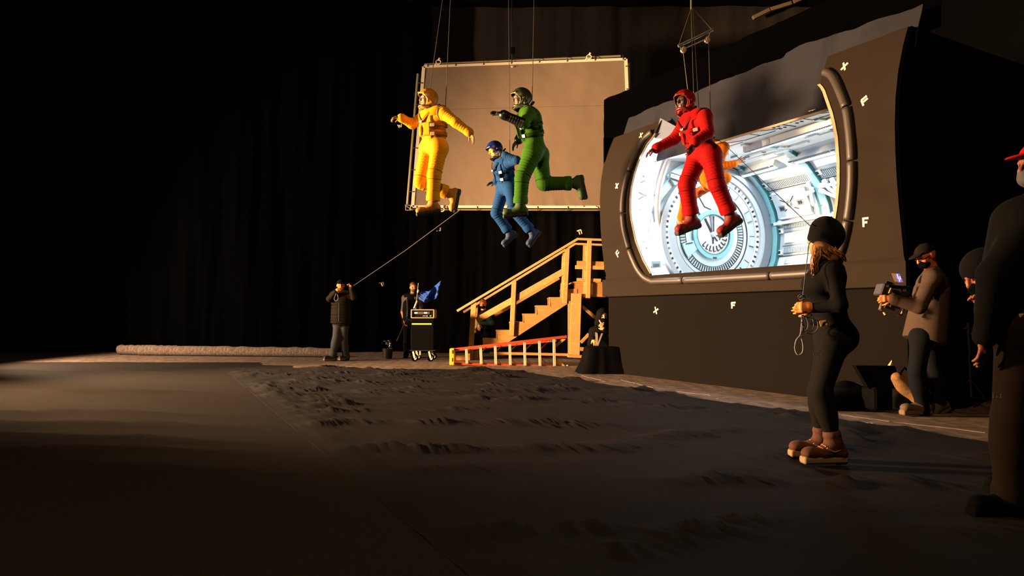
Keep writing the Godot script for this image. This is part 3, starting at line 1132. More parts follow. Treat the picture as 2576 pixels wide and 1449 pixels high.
func build_hatch() -> void:
	var t := thing("round_hatch", "round white and teal hatch door with toothed rings at the tunnel's end", "hatch", hx(1.0, -90))
	var bq := S()
	slab(bq, func(u: float, v: float) -> Vector3:
		var y := lerpf(-1.32, 1.24, v)
		return TC + TW * lerpf(left_edge(TC.y + y), 1.3, u) + Vector3(0, y, 0) + TA * -0.1, 8, 20, 0.05, func(_u: float, _v: float) -> Vector3: return TA)
	put(bq, "bulkhead", M.ice, t)
	hring(t, "outer_ring", M.grey, 1.08, 1.2, -100, 100, 0.1, 0.2)
	hring(t, "outer_ring", M.pale, 0.99, 1.08, 0, 360, 0.06, 0.16)
	hring(t, "slot_ring", M.white, 0.91, 0.985, 0, 360, 0.02, 0.12)
	for k in 66:
		var a := 360.0 * k / 66.0
		hbar(t, "slot", M.line if k % 3 else M.grey, 0.925, a, 0.972, a, 0.034, 0.022)
	hring(t, "middle_ring", M.pale, 0.75, 0.905, 0, 360, 0.0, 0.1)
	hring(t, "ring_groove", M.line, 0.735, 0.75, 0, 360, -0.01, 0.08)
	hring(t, "inner_ring", M.ice, 0.42, 0.735, 0, 360, -0.02, 0.08)
	for k in [[18, 30], [52, 66], [-12, 0], [-44, -32]]:
		hring(t, "ring_plate", M.teal_pale, 0.78, 0.88, k[0], k[1], 0.012, 0.02)
		for e in k:
			hbar(t, "plate_edge", M.line, 0.78, e, 0.88, e, 0.008, 0.014)
	for k in 54:  # comb of dark teeth round the lower half
		var a := -205.0 + 4.5 * k
		hbar(t, "tooth", M.line, 0.56, a, 0.655, a, 0.013, -0.012)
	hring(t, "comb_edge", M.line, 0.66, 0.668, -210, 40, -0.012, 0.02)
	hring(t, "comb_edge", M.line, 0.545, 0.552, -210, 40, -0.012, 0.02)
	# teal spoke plate
	hring(t, "spoke_plate", M.teal_pale, 0.4, 0.84, 62, 128, 0.02, 0.04)
	hring(t, "spoke_plate", M.teal_pale, 0.4, 0.66, 196, 218, 0.02, 0.04)
	for k in [[0.74, 116, 0.5, 112], [0.5, 112, 0.42, 96], [0.7, 80, 0.52, 66], [0.74, 116, 0.78, 100], [0.6, 198, 0.46, 200]]:
		hbar(t, "plate_line", M.line, k[0], k[1], k[2], k[3], 0.016, 0.024)
	hring(t, "collar_ring", M.teal, 0.345, 0.42, 0, 360, 0.03, 0.06)
	hring(t, "collar_edge", M.teal_dark, 0.335, 0.345, 0, 360, 0.034, 0.06)
	var d := hring(t, "centre_disc", M.white, 0.0, 0.335, 0, 360, 0.0, 0.05)
	hbar(d, "disc_arm", M.grey, 0.03, 92, 0.32, 97, 0.05, 0.014)
	hbar(d, "disc_arm_groove", M.line, 0.05, 84, 0.31, 88, 0.02, 0.016)
	hbar(d, "disc_arm_groove", M.line, 0.06, 128, 0.31, 122, 0.03, 0.016)
	hbar(d, "disc_arm_groove", M.line, 0.05, -92, 0.16, -92, 0.02, 0.016)
	hbar(d, "disc_arm_groove", M.line, 0.05, -60, 0.14, -52, 0.018, 0.016)
	hbar(d, "disc_arm_groove", M.line, 0.05, -10, 0.15, -14, 0.014, 0.016)
	hbar(d, "disc_arm_groove", M.line, 0.15, -14, 0.16, -34, 0.014, 0.016)
	for k in 11:  # lugs round the lower right of the disc
		var a := -140.0 + 17.0 * k
		hbar(d, "lug", M.line, 0.2, a, 0.29, a, 0.014, 0.014)
		hbar(d, "lug", M.line, 0.29, a, 0.285, a + 9.0, 0.014, 0.014)
	var q := S()
	lathe(q, [[0.0, 0.05], [0.03, 0.05], [0.045, 0.03], [0.05, 0.0]], Transform3D(Basis(TW, TA, TW.cross(TA)), TC), 18)
	put(q, "hub", M.white, d)
	q = S()
	box(q, hx(0.4, -88, 0.035), Vector3(0.07, 0.022, 0.01), Basis(TW, Vector3.UP, TA))
	put(q, "mark", M.line, t)
	# bulkhead mouldings left of the door
	for k in [[1.06, 118, 168], [1.22, 128, 180]]:
		hring(t, "moulding", M.teal, k[0], k[0] + 0.014, k[1], k[2], -0.05, 0.05)
	hring(t, "moulding", M.teal_pale, 0.98, 1.055, 190, 232, -0.05, 0.05)
	hring(t, "moulding_edge", M.teal_dark, 1.055, 1.067, 190, 236, -0.05, 0.05)
	hring(t, "teal_field", M.teal_pale, 1.0, 1.3, 112, 132, -0.045, 0.05)
	var pl := []
	for k in [[0.95, 122], [1.3, 126]]:
		pl.append(hx(k[0], k[1], -0.04))
	q = S()
	beam(q, hx(1.0, 118, -0.03), hx(1.27, 131, -0.03), 0.1, 0.02, hx(1.0, 118).direction_to(hx(1.27, 131)).cross(TA), 0.008)
	put(q, "oblong_plate", M.pale, t)
	for e in [-0.045, 0.045]:
		q = S()
		var off: Vector3 = hx(1.0, 118).direction_to(hx(1.27, 131)).cross(TA) * e
		beam(q, hx(1.0, 118, -0.016) + off, hx(1.27, 131, -0.016) + off, 0.01, 0.008, off.normalized(), 0.0)
		put(q, "plate_line", M.line, t)
	for k in [[1.16, 150, 1.16, 172], [1.3, 152, 1.3, 171], [1.16, 150, 1.3, 152], [1.16, 172, 1.3, 171]]:
		hbar(t, "plate_line", M.grey, k[0], k[1], k[2], k[3], 0.007, -0.046)
	# lower left latch
	q = S()
	beam(q, hx(1.16, 207, -0.03), hx(1.34, 204, -0.03), 0.12, 0.02, Vector3.UP, 0.01)
	put(q, "latch_plate", M.teal_pale, t)
	q = S()
	beam(q, hx(1.2, 207, -0.014), hx(1.3, 205, -0.014), 0.05, 0.012, Vector3.UP, 0.01)
	put(q, "latch_plate", M.grey, t)


func left_edge(h: float) -> float:  # how far the bulkhead reaches towards the opening at that height
	return -1.1 + 0.4 * pow((h - 2.75) / 1.15, 2.0)


func build_light_wall() -> void:
	# glowing lattice wall between the opening's far edge and the bulkhead
	var t := thing("lattice_light", "glowing white curved wall with crossed struts at the far edge of the opening", "light", H(-0.05, 1.6, -0.3))
	var outer := func(v: float) -> Vector3:
		var h := lerpf(1.6, 4.0, v)
		return H(lerp_table(PL, h) - 0.06, h, -0.04)
	var inner := func(v: float) -> Vector3:
		var h := lerpf(1.6, 4.0, v)
		return Vector3(TC.x, h, TC.z) + TW * left_edge(h) + TA * -0.06
	var q := S()
	slab(q, func(u: float, v: float) -> Vector3:
		var a: Vector3 = outer.call(v)
		var b: Vector3 = inner.call(v)
		return a.lerp(b, u), 4, 24, 0.02, func(_u: float, _v: float) -> Vector3: return TA)
	put(q, "light_panel", glow(Color(0.97, 0.985, 1.0), 1.5), t)
	# crossed struts, no lamps: a faint glow keeps them pale against the panel
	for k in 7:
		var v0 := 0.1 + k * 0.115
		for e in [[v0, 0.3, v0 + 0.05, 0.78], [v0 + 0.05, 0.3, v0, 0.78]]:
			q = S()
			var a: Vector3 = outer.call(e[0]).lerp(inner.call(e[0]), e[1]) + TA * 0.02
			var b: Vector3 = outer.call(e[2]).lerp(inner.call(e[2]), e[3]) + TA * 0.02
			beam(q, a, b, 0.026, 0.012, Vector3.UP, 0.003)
			put(q, "lightened_strut", glow(Color(0.8, 0.85, 0.9), 0.4), t)
	# smooth white rolls beside it
	for e in [0.86, 1.02]:
		q = S()
		var pts := []
		for k in 25:
			var v := k / 24.0
			pts.append(outer.call(v).lerp(inner.call(v), e) + TA * 0.03)
		tube(q, pts, 0.03 if e < 1.0 else 0.05, 10)
		put(q, "roll", M.white, t)
	var a := AreaLight3D.new()
	a.name = "light_wall_light"
	var p: Vector3 = outer.call(0.5).lerp(inner.call(0.5), 0.5)
	var nv: Vector3 = (TA + TW * 0.55 + Vector3(0, 0.12, 0)).normalized()
	a.position = p + nv * 0.1
	a.basis = Basis.looking_at(nv, Vector3.UP)
	a.area_size = Vector2(0.34, 1.7)
	a.light_color = Color(0.95, 0.98, 1.0)
	a.light_energy = 4.0
	a.area_range = 12.0
	a.shadow_enabled = true
	add_child(a)


# ---------------------------------------------------------------- wooden stairs
func poly_px(st: SurfaceTool, px: Array, d: float, thick: float) -> void:
	var flat := PackedVector2Array()
	for p in px:
		flat.append(Vector2(p[0], p[1]))
	var idx := Geometry2D.triangulate_polygon(flat)
	st.set_smooth_group(-1)
	var f := []
	var k := []
	for p in px:
		var q := P(p[0], p[1], d)
		f.append(q)
		k.append(q + Vector3(0, 0, -thick))
	for i in range(0, idx.size(), 3):
		tri(st, f[idx[i]], f[idx[i + 1]], f[idx[i + 2]])
		tri(st, k[idx[i]], k[idx[i + 2]], k[idx[i + 1]])
	for i in px.size():
		var j := (i + 1) % px.size()
		quad(st, f[i], k[i], k[j], f[j])


func board(t: Node3D, called: String, m: Material, x0: float, y0: float, x1: float, y1: float, d: float, tall: float, deep := 0.04) -> void:
	var q := S()
	beam(q, P(x0, y0, d), P(x1, y1, d), tall, deep, Vector3.UP if absf(x1 - x0) > absf(y1 - y0) else Vector3.RIGHT, 0.004)
	put(q, called, m, t)


func build_stairs() -> void:
	var t := thing("stairs", "raw timber stairs with handrails leading up behind the spacecraft hull", "stairs", P(1320, 907, 15.6))
	var dn := 15.5
	var df := 16.4
	for side in [dn, df]:
		var px := []
		var sc: float = dn / side
		for k in 7:
			var x := 1214.5 + 33.6 * k
			var y := 851.0 - 20.7 * k
			px.append([x, y + 20.7])
			px.append([x, y])
		px.append([1431, 727])
		px.append([1431, 762])
		px.append([1262, 872])
		for p in px:
			p[0] = 1288.0 + (p[0] - 1288.0) * sc
			p[1] = 789.0 + (p[1] - 789.0) * sc
		var q := S()
		poly_px(q, px, side, 0.03)
		put(q, "stringer", M.wood2 if side == dn else M.ply_face, t)
	for k in 7:
		var a := P(1214.5 + 33.6 * k, 851.0 - 20.7 * k, dn)
		var q := S()
		box(q, a + Vector3(0.145, -0.014, -0.46), Vector3(0.31, 0.028, 0.9), Basis.IDENTITY, 0.004)
		put(q, "tread", M.wood, t)
		q = S()
		box(q, a + Vector3(0.01, -0.12, -0.43), Vector3(0.02, 0.18, 0.86), Basis.IDENTITY, 0.003)
		put(q, "riser", M.ply_face, t)
	# posts: [top x, y, bottom x, y]
	for p in [[1192, 759, 1183, 908, 0.115], [1293.5, 700, 1287, 845, 0.105], [1427.5, 622, 1420.5, 763, 0.105], [1483, 605, 1479, 750, 0.1]]:
		board(t, "post", M.wood, p[0], p[1], p[2], p[3], dn - 0.04, p[4], 0.045)
		var m := func(x: float, y: float) -> Vector2: return Vector2(1288 + (x - 1288) * 0.945, 789 + (y - 789) * 0.945)
		var a: Vector2 = m.call(p[0], p[1])
		var b: Vector2 = m.call(p[2], p[3])
		board(t, "post", M.wood2, a.x, a.y, b.x, b.y, df + 0.05, p[4], 0.045)
	for p in [[1297.5, 706, 1293, 842], [1419, 634, 1414.5, 752], [1475.5, 618, 1471, 748]]:
		board(t, "post_block", M.wood, p[0], p[1], p[2], p[3], dn + 0.02, 0.06, 0.05)
	# handrails
	board(t, "handrail", M.wood, 1150, 782.5, 1455, 600.5, dn - 0.06, 0.055, 0.06)
	board(t, "handrail", M.wood, 1454, 601.5, 1526, 604, dn - 0.06, 0.05, 0.06)
	board(t, "handrail", M.wood, 1166, 785.5, 1448, 613, df, 0.055, 0.06)
	board(t, "handrail", M.wood, 1447, 613.5, 1526, 616.5, df, 0.05, 0.06)
	board(t, "middle_rail", M.wood, 1199, 806, 1419, 682, dn + 0.01, 0.14, 0.04)
	board(t, "middle_rail", M.wood2, 1243, 791, 1405, 696, df - 0.05, 0.14, 0.04)
	board(t, "middle_rail", M.wood2, 1451, 664.5, 1536, 667, dn + 0.01, 0.15, 0.04)
	board(t, "middle_rail", M.wood, 1447, 672, 1534, 674, dn - 0.02, 0.09, 0.04)
	# landing
	board(t, "toe_board", M.wood, 1451, 703.5, 1512, 705.5, dn - 0.01, 0.075, 0.04)
	var q := S()
	poly_px(q, [[1444, 708], [1513, 708], [1524, 747], [1444, 746]], dn + 0.02, 0.03)
	put(q, "landing_face", M.ply_face, t)
	q = S()
	var lc := P(1480, 708, dn)
	box(q, lc + Vector3(0.1, -0.02, -0.45), Vector3(0.95, 0.03, 0.9), Basis.IDENTITY, 0.004)
	put(q, "landing_deck", M.wood2, t)
	q = S()
	poly_px(q, [[1428, 727], [1452, 727], [1452, 742], [1428, 764]], dn + 0.01, 0.04)
	put(q, "landing_face", M.ply_face, t)
	# landing leg, braces and base
	board(t, "landing_leg", M.wood, 1450, 738, 1445, 893, dn - 0.05, 0.235, 0.04)
	board(t, "landing_leg", M.wood2, 1432, 757, 1432, 894, dn + 0.0, 0.06, 0.08)
	board(t, "brace", M.wood2, 1461, 768, 1500, 801, dn + 0.35, 0.075, 0.04)
	board(t, "brace", M.wood2, 1461, 862, 1482, 840, dn + 0.35, 0.075, 0.04)
	board(t, "base_plate", M.wood2, 1232, 888, 1462, 893, dn + 0.1, 0.06, 0.09)
	board(t, "base_plate", M.wood2, 1428, 895, 1472, 897, dn - 0.1, 0.06, 0.3)
	board(t, "base_plate", M.wood2, 1440, 877, 1482, 879, dn + 0.3, 0.09, 0.05)
	q = S()
	poly_px(q, [[1147, 891], [1182, 889], [1182, 911], [1147, 911]], dn - 0.4, 0.03)
	put(q, "kick_board", M.ply_face, t)
	q = S()
	poly_px(q, [[1184, 884], [1206, 880], [1204, 908], [1184, 912]], dn + 0.05, 0.03)
	put(q, "kick_board", M.wood2, t)
	# casters under the landing
	for x in [1440, 1500]:
		q = S()
		var c := P(x, 905, dn + 0.1)
		c.y = 0.07
		lathe(q, [[0.0, -0.02], [0.06, -0.02], [0.07, 0.0], [0.06, 0.02], [0.0, 0.02]], Transform3D(Basis(Vector3.RIGHT, PI / 2), c), 14)
		put(q, "caster", M.black, t)
	# dark equipment case under the flight
	var cs := thing("equipment_case", "dark red brown case standing under the timber stairs", "case", P(1300, 893, 16.0))
	q = S()
	box(q, P(1300, 880, 16.0), Vector3(0.36, 0.2, 0.3), Basis.IDENTITY, 0.02)
	put(q, "case_body", mat(Color(0.2, 0.1, 0.07), 0.6), cs)
	q = S()
	box(q, P(1300, 879, 16.0) + Vector3(0, 0.03, 0.151), Vector3(0.3, 0.012, 0.006))
	put(q, "case_seam", M.steel, cs)


# ---------------------------------------------------------------- stepladder lying on its side
func build_ladder() -> void:
	var d := 13.5
	var t := thing("stepladder", "orange fibreglass stepladder lying on its side before the timber stairs", "ladder", P(1280, 921, d))
	var orange := tex(mat(Color(0.72, 0.27, 0.1), 0.55), M.grain_tex, Vector3(2, 2, 2))
	var yellow := mat(Color(0.93, 0.7, 0.16), 0.55)
	var alu := mat(Color(0.84, 0.78, 0.64), 0.45, 0.35)
	var pink := mat(Color(0.75, 0.45, 0.34), 0.5, 0.2)
	board(t, "side_rail", orange, 1142, 879.5, 1426, 847, d, 0.055, 0.07)
	board(t, "side_rail", orange, 1142, 914.5, 1422, 923.5, d, 0.045, 0.07)
	board(t, "rear_rail", orange, 1146, 881, 1400, 857, d + 0.25, 0.04, 0.04)
	board(t, "rear_rail", orange, 1146, 913, 1400, 919.5, d + 0.25, 0.04, 0.04)
	var q := S()
	box(q, P(1138, 897, d), Vector3(0.095, 0.33, 0.2), Basis.IDENTITY, 0.012)
	var cap := put(q, "top_cap", yellow, t)
	for y in [885, 905]:
		q = S()
		box(q, P(1138, y, d - 0.105), Vector3(0.014, 0.07, 0.006))
		put(q, "cap_slot", M.line, cap)
	var top := func(x: float) -> float: return lerpf(877.0, 846.0, (x - 1142.0) / 284.0) + 4.0
	var low := func(x: float) -> float: return lerpf(914.5, 923.5, (x - 1142.0) / 280.0) - 1.0
	var xs := [1173.5, 1209.5, 1246, 1282.5, 1319.5, 1357, 1393.5]
	for i in xs.size():
		var x: float = xs[i]
		q = S()
		var a := P(x, top.call(x), d - 0.03)
		var b := P(x + 1.5, low.call(x), d - 0.03)
		beam(q, a, b, 0.05, 0.075, Vector3.RIGHT, 0.008)
		var st := put(q, "step", alu, t)
		for e in [-0.018, 0.0, 0.018]:
			q = S()
			beam(q, a + Vector3(e, 0, 0.039), b + Vector3(e, 0, 0.039), 0.006, 0.004, Vector3.RIGHT, 0.0)
			put(q, "tread_ridge", M.web, st)
		var last := i == xs.size() - 1
		var reach := 8.0 + 2.6 * i
		for e in [[top.call(x + reach) + 2.0, top.call(x) + reach * 0.9], [low.call(x + reach), low.call(x) - reach * 0.95]]:
			q = S()
			if last:
				var sg := 1.0 if e[1] > e[0] else -1.0
				poly_px(q, [[x + 4, e[1]], [x + 30, e[0]], [x + 20, e[0]], [x + 4, e[1] - 9.0 * sg]], d - 0.02, 0.012)
				put(q, "foot_brace", yellow, t)
			else:
				beam(q, P(x + 4, e[1], d), P(x + reach + 3, e[0], d), 0.022, 0.012, Vector3.UP, 0.0)
				put(q, "brace", pink, t)
	q = S()
	box(q, P(1427, 922.5, d), Vector3(0.035, 0.07, 0.06), Basis.IDENTITY, 0.006)
	put(q, "foot_pad", M.web, t)


# ---------------------------------------------------------------- carts, bags, stands
func build_props() -> void:
	# rolling equipment cart
	var d := 14.7
	var base := P(1063, 909, d)
	base.y = 0.0
	var t := thing("equipment_cart", "black wheeled equipment cart with a lit rack unit and green tape", "cart", base)
	var s := F / d
	var w := 58.0 / s
	var at := func(x: float, y: float) -> Vector3: return P(x, y, d)
	var q := S()
	box(q, at.call(1063, 845) + Vector3(0, 0, -0.25), Vector3(w, 70.0 / s, 0.5), Basis.IDENTITY, 0.015)
	put(q, "cart_body", M.black, t)
	q = S()
	box(q, at.call(1063, 806) + Vector3(0, 0, -0.25), Vector3(w, 11.0 / s, 0.5), Basis.IDENTITY, 0.012)
	put(q, "drawer", M.black, t)
	q = S()
	box(q, at.call(1061, 815) + Vector3(0, 0, 0.003), Vector3(w * 0.86, 0.03, 0.004))
	put(q, "green_tape", mat(Color(0.62, 0.85, 0.2), 0.6), t)
	q = S()
	box(q, at.call(1063, 881.5) + Vector3(0, 0, -0.25), Vector3(w + 0.05, 0.02, 0.55), Basis.IDENTITY, 0.006)
	put(q, "deck", M.steel, t)
	# rack unit on top
	var rk := at.call(1063.5, 789.5)
	q = S()
	for e in [[-0.5, 0, 0.02, 1], [0.5, 0, 0.02, 1], [0, 0.5, 1, 0.02], [0, -0.5, 1, 0.02]]:
		box(q, rk + Vector3(e[0] * w * 0.97, e[1] * 20.0 / s, -0.2), Vector3(maxf(e[2] * w, 0.022), maxf(e[3] * 21.0 / s, 0.022), 0.44), Basis.IDENTITY, 0.006)
	var fr := put(q, "rack_frame", mat(Color(0.78, 0.68, 0.58), 0.4, 0.5), t)
	q = S()
	box(q, rk + Vector3(0, 0, -0.22), Vector3(w * 0.94, 18.0 / s, 0.4))
	put(q, "rack_face", M.black_gloss, fr)
	for e in [[-0.15, 0.02, 0.065, 0.026], [0.06, 0.02, 0.06, 0.026]]:
		q = S()
		box(q, rk + Vector3(e[0], e[1], -0.015), Vector3(e[2], e[3], 0.006))
		put(q, "display_light", glow(Color(0.82, 0.88, 1.0), 1.6), fr)
	q = S()
	box(q, rk + Vector3(-0.05, 0.02, -0.018), Vector3(w * 0.78, 0.05, 0.004))
	put(q, "meter_strip", mat(Color(0.3, 0.22, 0.16), 0.6), fr)
	for e in [[0.09, Color(1.0, 0.6, 0.65)], [0.17, Color(0.45, 0.9, 0.3)], [0.03, Color(0.75, 0.75, 0.7)]]:
		q = S()
		box(q, rk + Vector3(e[0], -0.045, -0.014), Vector3(0.026 if e[0] > 0.05 else 0.06, 0.02 if e[0] > 0.05 else 0.008, 0.006), Basis.IDENTITY, 0.002)
		put(q, "button_light", glow(e[1], 0.8), fr)
	for k in [[1043.5, 0.0], [1083.5, 0.0], [1043.5, -0.5], [1083.5, -0.5]]:
		var c: Vector3 = at.call(k[0], 900)
		c.y = 0.08
		c.z += k[1]
		q = S()
		lathe(q, [[0.0, -0.018], [0.045, -0.02], [0.07, -0.02], [0.08, 0.0], [0.07, 0.02], [0.045, 0.02], [0.0, 0.018]], Transform3D(Basis(Vector3.RIGHT, PI / 2) * Basis(Vector3.FORWARD, 0.3), c), 20)
		var wh := put(q, "wheel", M.black, t)
		q = S()
		lathe(q, [[0.0, 0.024], [0.02, 0.024], [0.046, 0.021], [0.05, 0.018]], Transform3D(Basis(Vector3.RIGHT, PI / 2), c), 16)
		put(q, "wheel_hub", mat(Color(0.8, 0.76, 0.66), 0.5), wh)
		q = S()
		beam(q, c + Vector3(0, 0, 0.035), c + Vector3(-0.035, 0.14, 0.03), 0.04, 0.01, Vector3.RIGHT, 0.003)
		put(q, "wheel_fork", mat(Color(0.82, 0.76, 0.64), 0.5, 0.2), wh)
	q = S()
	box(q, at.call(1057, 888), Vector3(0.035, 0.1, 0.03), Basis.IDENTITY, 0.005)
	put(q, "brake_lever", mat(Color(0.72, 0.62, 0.42), 0.6), t)
	# blue flag on its arm
	var fp := P(1070, 735, 15.3)
	t = thing("blue_cloth", "bright blue cloth flying up from a stand arm above the cart", "cloth", fp)
	q = S()
	var ed_a := [[1053, 733], [1057, 742], [1052, 752]]
	var n := FastNoiseLite.new()
	n.seed = 6
	n.frequency = 1.0
	var topl := [[1058, 733], [1080, 733], [1092, 720], [1109, 706]]
	var lowl := [[1052, 752], [1070, 763], [1096, 751], [1103, 744]]
	var curve := func(l: Array, u: float) -> Vector2:
		var i := mini(int(u * 3.0), 2)
		var f := u * 3.0 - i
		return Vector2(lerpf(l[i][0], l[i + 1][0], f), lerpf(l[i][1], l[i + 1][1], f))
	slab(q, func(u: float, v: float) -> Vector3:
		var a: Vector2 = curve.call(topl, u)
		var b: Vector2 = curve.call(lowl, u)
		var m := a.lerp(b, v)
		return P(m.x, m.y, 15.3 + 0.09 * sin(u * 11.0 + v * 2.5) + 0.08 * n.get_noise_2d(u * 5.0, v * 5.0)), 36, 14, 0.006, func(_u: float, _v: float) -> Vector3: return Vector3(0, 0, 1))
	put(q, "cloth", tex(mat(Color(0.01, 0.31, 0.74), 0.7), M.fine_tex, Vector3(10, 10, 10)), t)
	t = thing("light_stand", "slim dark stand with a bright clamp beside the masked man at the cart", "stand", P(1046, 905, 15.4))
	for e in [["pole", 1047, 770, 1053, 712, 0.012, M.steel], ["arm", 1042, 776, 1050, 757, 0.028, M.pipe], ["clamp", 1051, 736, 1053, 729, 0.026, M.pipe]]:
		q = S()
		tube(q, [P(e[1], e[2], 15.35), P(e[3], e[4], 15.35)], e[5], 8)
		put(q, e[0], e[6], t)
	q = S()
	tube(q, [P(1047, 770, 15.35), P(1046, 903, 15.35)], 0.018, 8)
	put(q, "pole", M.steel, t)
	# bucket with shiny clutter
	t = thing("tool_bucket", "black bucket of shiny clamps on the floor between the two crewmen", "bucket", P(975, 900, 15.6))
	q = S()
	var bc := P(975, 900, 15.6)
	bc.y = 0.0
	lathe(q, [[0.0, 0.005], [0.1, 0.0], [0.125, 0.24], [0.115, 0.24], [0.09, 0.02], [0.0, 0.02]], Transform3D(Basis.IDENTITY, bc), 20)
	put(q, "bucket_body", mat(Color(0.1, 0.075, 0.055), 0.35), t)
	var rng := RandomNumberGenerator.new()
	rng.seed = 11
	for k in 9:
		q = S()
		var p := bc + Vector3(rng.randf_range(-0.07, 0.09), rng.randf_range(0.22, 0.42), rng.randf_range(-0.05, 0.08))
		var b := Basis.from_euler(Vector3(rng.randf() * 6, rng.randf() * 6, rng.randf() * 6))
		tube(q, ring(p, b, 0.035, 0.022, 8), 0.008, 5, true)
		box(q, p + b * Vector3(0.03, 0, 0), Vector3(0.07, 0.02, 0.015), b, 0.003)
		put(q, "clamp", M.metal, t)
	# monitor with its hood, then the draped case before the hooded person
	t = thing("field_monitor", "black shaded monitor on a stand in front of the hooded person", "monitor", P(1517, 872, 12.7))
	q = S()
	box(q, P(1517, 855, 12.7), Vector3(0.24, 0.27, 0.12), Basis.IDENTITY, 0.01)
	put(q, "monitor_body", M.black_gloss, t)
	q = S()
	for e in [[-0.14, -0.12], [-0.02, -0.12]]:
		beam(q, P(1517, 855, 12.7) + Vector3(e[0], 0.14, 0.07), P(1517, 855, 12.7) + Vector3(e[1] - 0.02, -0.14, 0.16), 0.028, 0.012, Vector3.RIGHT, 0.0)
	put(q, "hood_edge", mat(Color(0.62, 0.54, 0.46), 0.6), t)
	q = S()
	box(q, P(1517, 835.5, 12.7) + Vector3(0.02, 0, 0.06), Vector3(0.28, 0.014, 0.2), Basis.IDENTITY, 0.004)
	put(q, "hood_top", M.black, t)
	t = thing("draped_case", "black cloth draped over a case at the foot of the set wall", "case", P(1520, 942, 11.9))
	q = S()
	var dc := G(1522, 941)
	var dn := FastNoiseLite.new()
	dn.seed = 14
	dn.frequency = 1.0
	for lay in 1:
		var prof := [[0.0, 0.47, 0.0], [0.3, 0.465, 1.0], [0.34, 0.44, 1.0], [0.4, 0.2, 1.0], [0.5, 0.0, 1.0]]
		slab(q, func(u: float, v: float) -> Vector3:
			var i := mini(int(v * 4.0), 3)
			var f := v * 4.0 - i
			var r := lerpf(prof[i][0], prof[i + 1][0], f)
			var y := lerpf(prof[i][1], prof[i + 1][1], f)
			var a := u * TAU
			var sq := 1.0 / pow(pow(absf(cos(a)), 5.0) + pow(absf(sin(a)), 5.0), 0.2)
			r *= sq * (1.0 + 0.13 * v * dn.get_noise_2d(cos(a) * 3.0 + 7.0, sin(a) * 3.0))
			return dc + Vector3(cos(a) * r * 0.95 + 0.02 * v, y, sin(a) * r * 0.62 - 0.28), 64, 20, 0.01, func(_u: float, _v: float) -> Vector3: return Vector3.UP)
	put(q, "cloth", M.black, t)
	# clutter at the foot of the hull, right side
	t = thing("monitor_case", "black open lid case leaning at the foot of the set wall near the cameraman", "case", P(2205, 985, 7.08))
	q = S()
	poly_px(q, [[2153, 920], [2252, 921], [2268, 978], [2186, 978]], 7.08, 0.08)
	put(q, "case_lid", M.black, t)
	q = S()
	box(q, P(2214, 1003, 7.08) + Vector3(0, 0.0, -0.06), Vector3(0.24, 0.24, 0.2), Basis(Vector3.UP, 0.3), 0.02)
	put(q, "case_body", M.black, t)
	t = thing("black_sack", "crumpled black sack on the floor against the set wall", "sack", G(2128, 1036))
	var sk := G(2128, 1036)
	put_mesh(sdf_mesh([cap(sk + Vector3(-0.1, 0.1, -0.1), sk + Vector3(0.2, 0.13, -0.15), 0.11, 0.14, "black"), ell(sk + Vector3(0.1, 0.12, -0.2), Basis.IDENTITY, Vector3(0.22, 0.19, 0.15), "black")], 0.018, {"black": M.black}), "sack_body", t)
	t = thing("sand_bag", "tan canvas sandbag slumped behind the cameraman's legs", "bag", P(2278, 1000, 7.0))
	var sb := P(2277, 973, 7.0)
	put_mesh(sdf_mesh([cap(sb + Vector3(-0.08, 0.09, 0), sb + Vector3(0.1, -0.1, 0.02), 0.06, 0.07, "tan", {"k": 0.05}), ell(sb, Basis(Vector3.FORWARD, 0.8), Vector3(0.16, 0.085, 0.07), "tan")], 0.012, {"tan": tex(mat(Color(0.62, 0.45, 0.25), 0.9), M.soft_tex, Vector3(4, 4, 4))}), "bag_body", t)
	q = S()
	tube(q, [sb + Vector3(-0.08, 0.14, 0.05), sb + Vector3(-0.03, 0.2, 0.05), sb + Vector3(0.04, 0.12, 0.07)], 0.012, 6)
	put(q, "bag_handle", M.black, t)
	# light stand behind the cameraman
	t = thing("light_stand", "bare metal light stand with spread legs in the dark behind the cameraman", "stand", P(2442, 1000, 7.4))
	for e in [["pole", [[2434.5, 811], [2438, 893]], 0.017], ["pole", [[2438, 890], [2443, 1000]], 0.011], ["leg", [[2442, 955], [2413, 978]], 0.008], ["leg", [[2442, 955], [2480, 1005]], 0.008], ["leg", [[2443, 998], [2480, 1005]], 0.006], ["handle", [[2434, 822], [2424, 829]], 0.012], ["handle", [[2443, 826], [2446, 834], [2442, 841]], 0.006]]:
		q = S()
		var pts := []
		for p in e[1]:
			pts.append(P(p[0], p[1], 7.4))
		tube(q, pts, e[2], 8)
		put(q, e[0], M.steel, t)
	# small yellow wedge
	t = thing("wood_wedge", "small yellow wooden wedge against the set wall by the cameraman's leg", "wedge", P(2243, 918, 7.5))
	q = S()
	poly_px(q, [[2239, 921], [2244, 907], [2247, 921]], 7.5, 0.05)
	put(q, "wedge_body", M.wood, t)


# ---------------------------------------------------------------- wires and ropes
func cable(called: String, label: String, category: String, pts: Array, r: float, m: Material, group := "") -> void:
	var t := thing(called, label, category, pts[0], group)
	var q := S()
	tube(q, pts, r, 6)
	put(q, "strand", m, t)


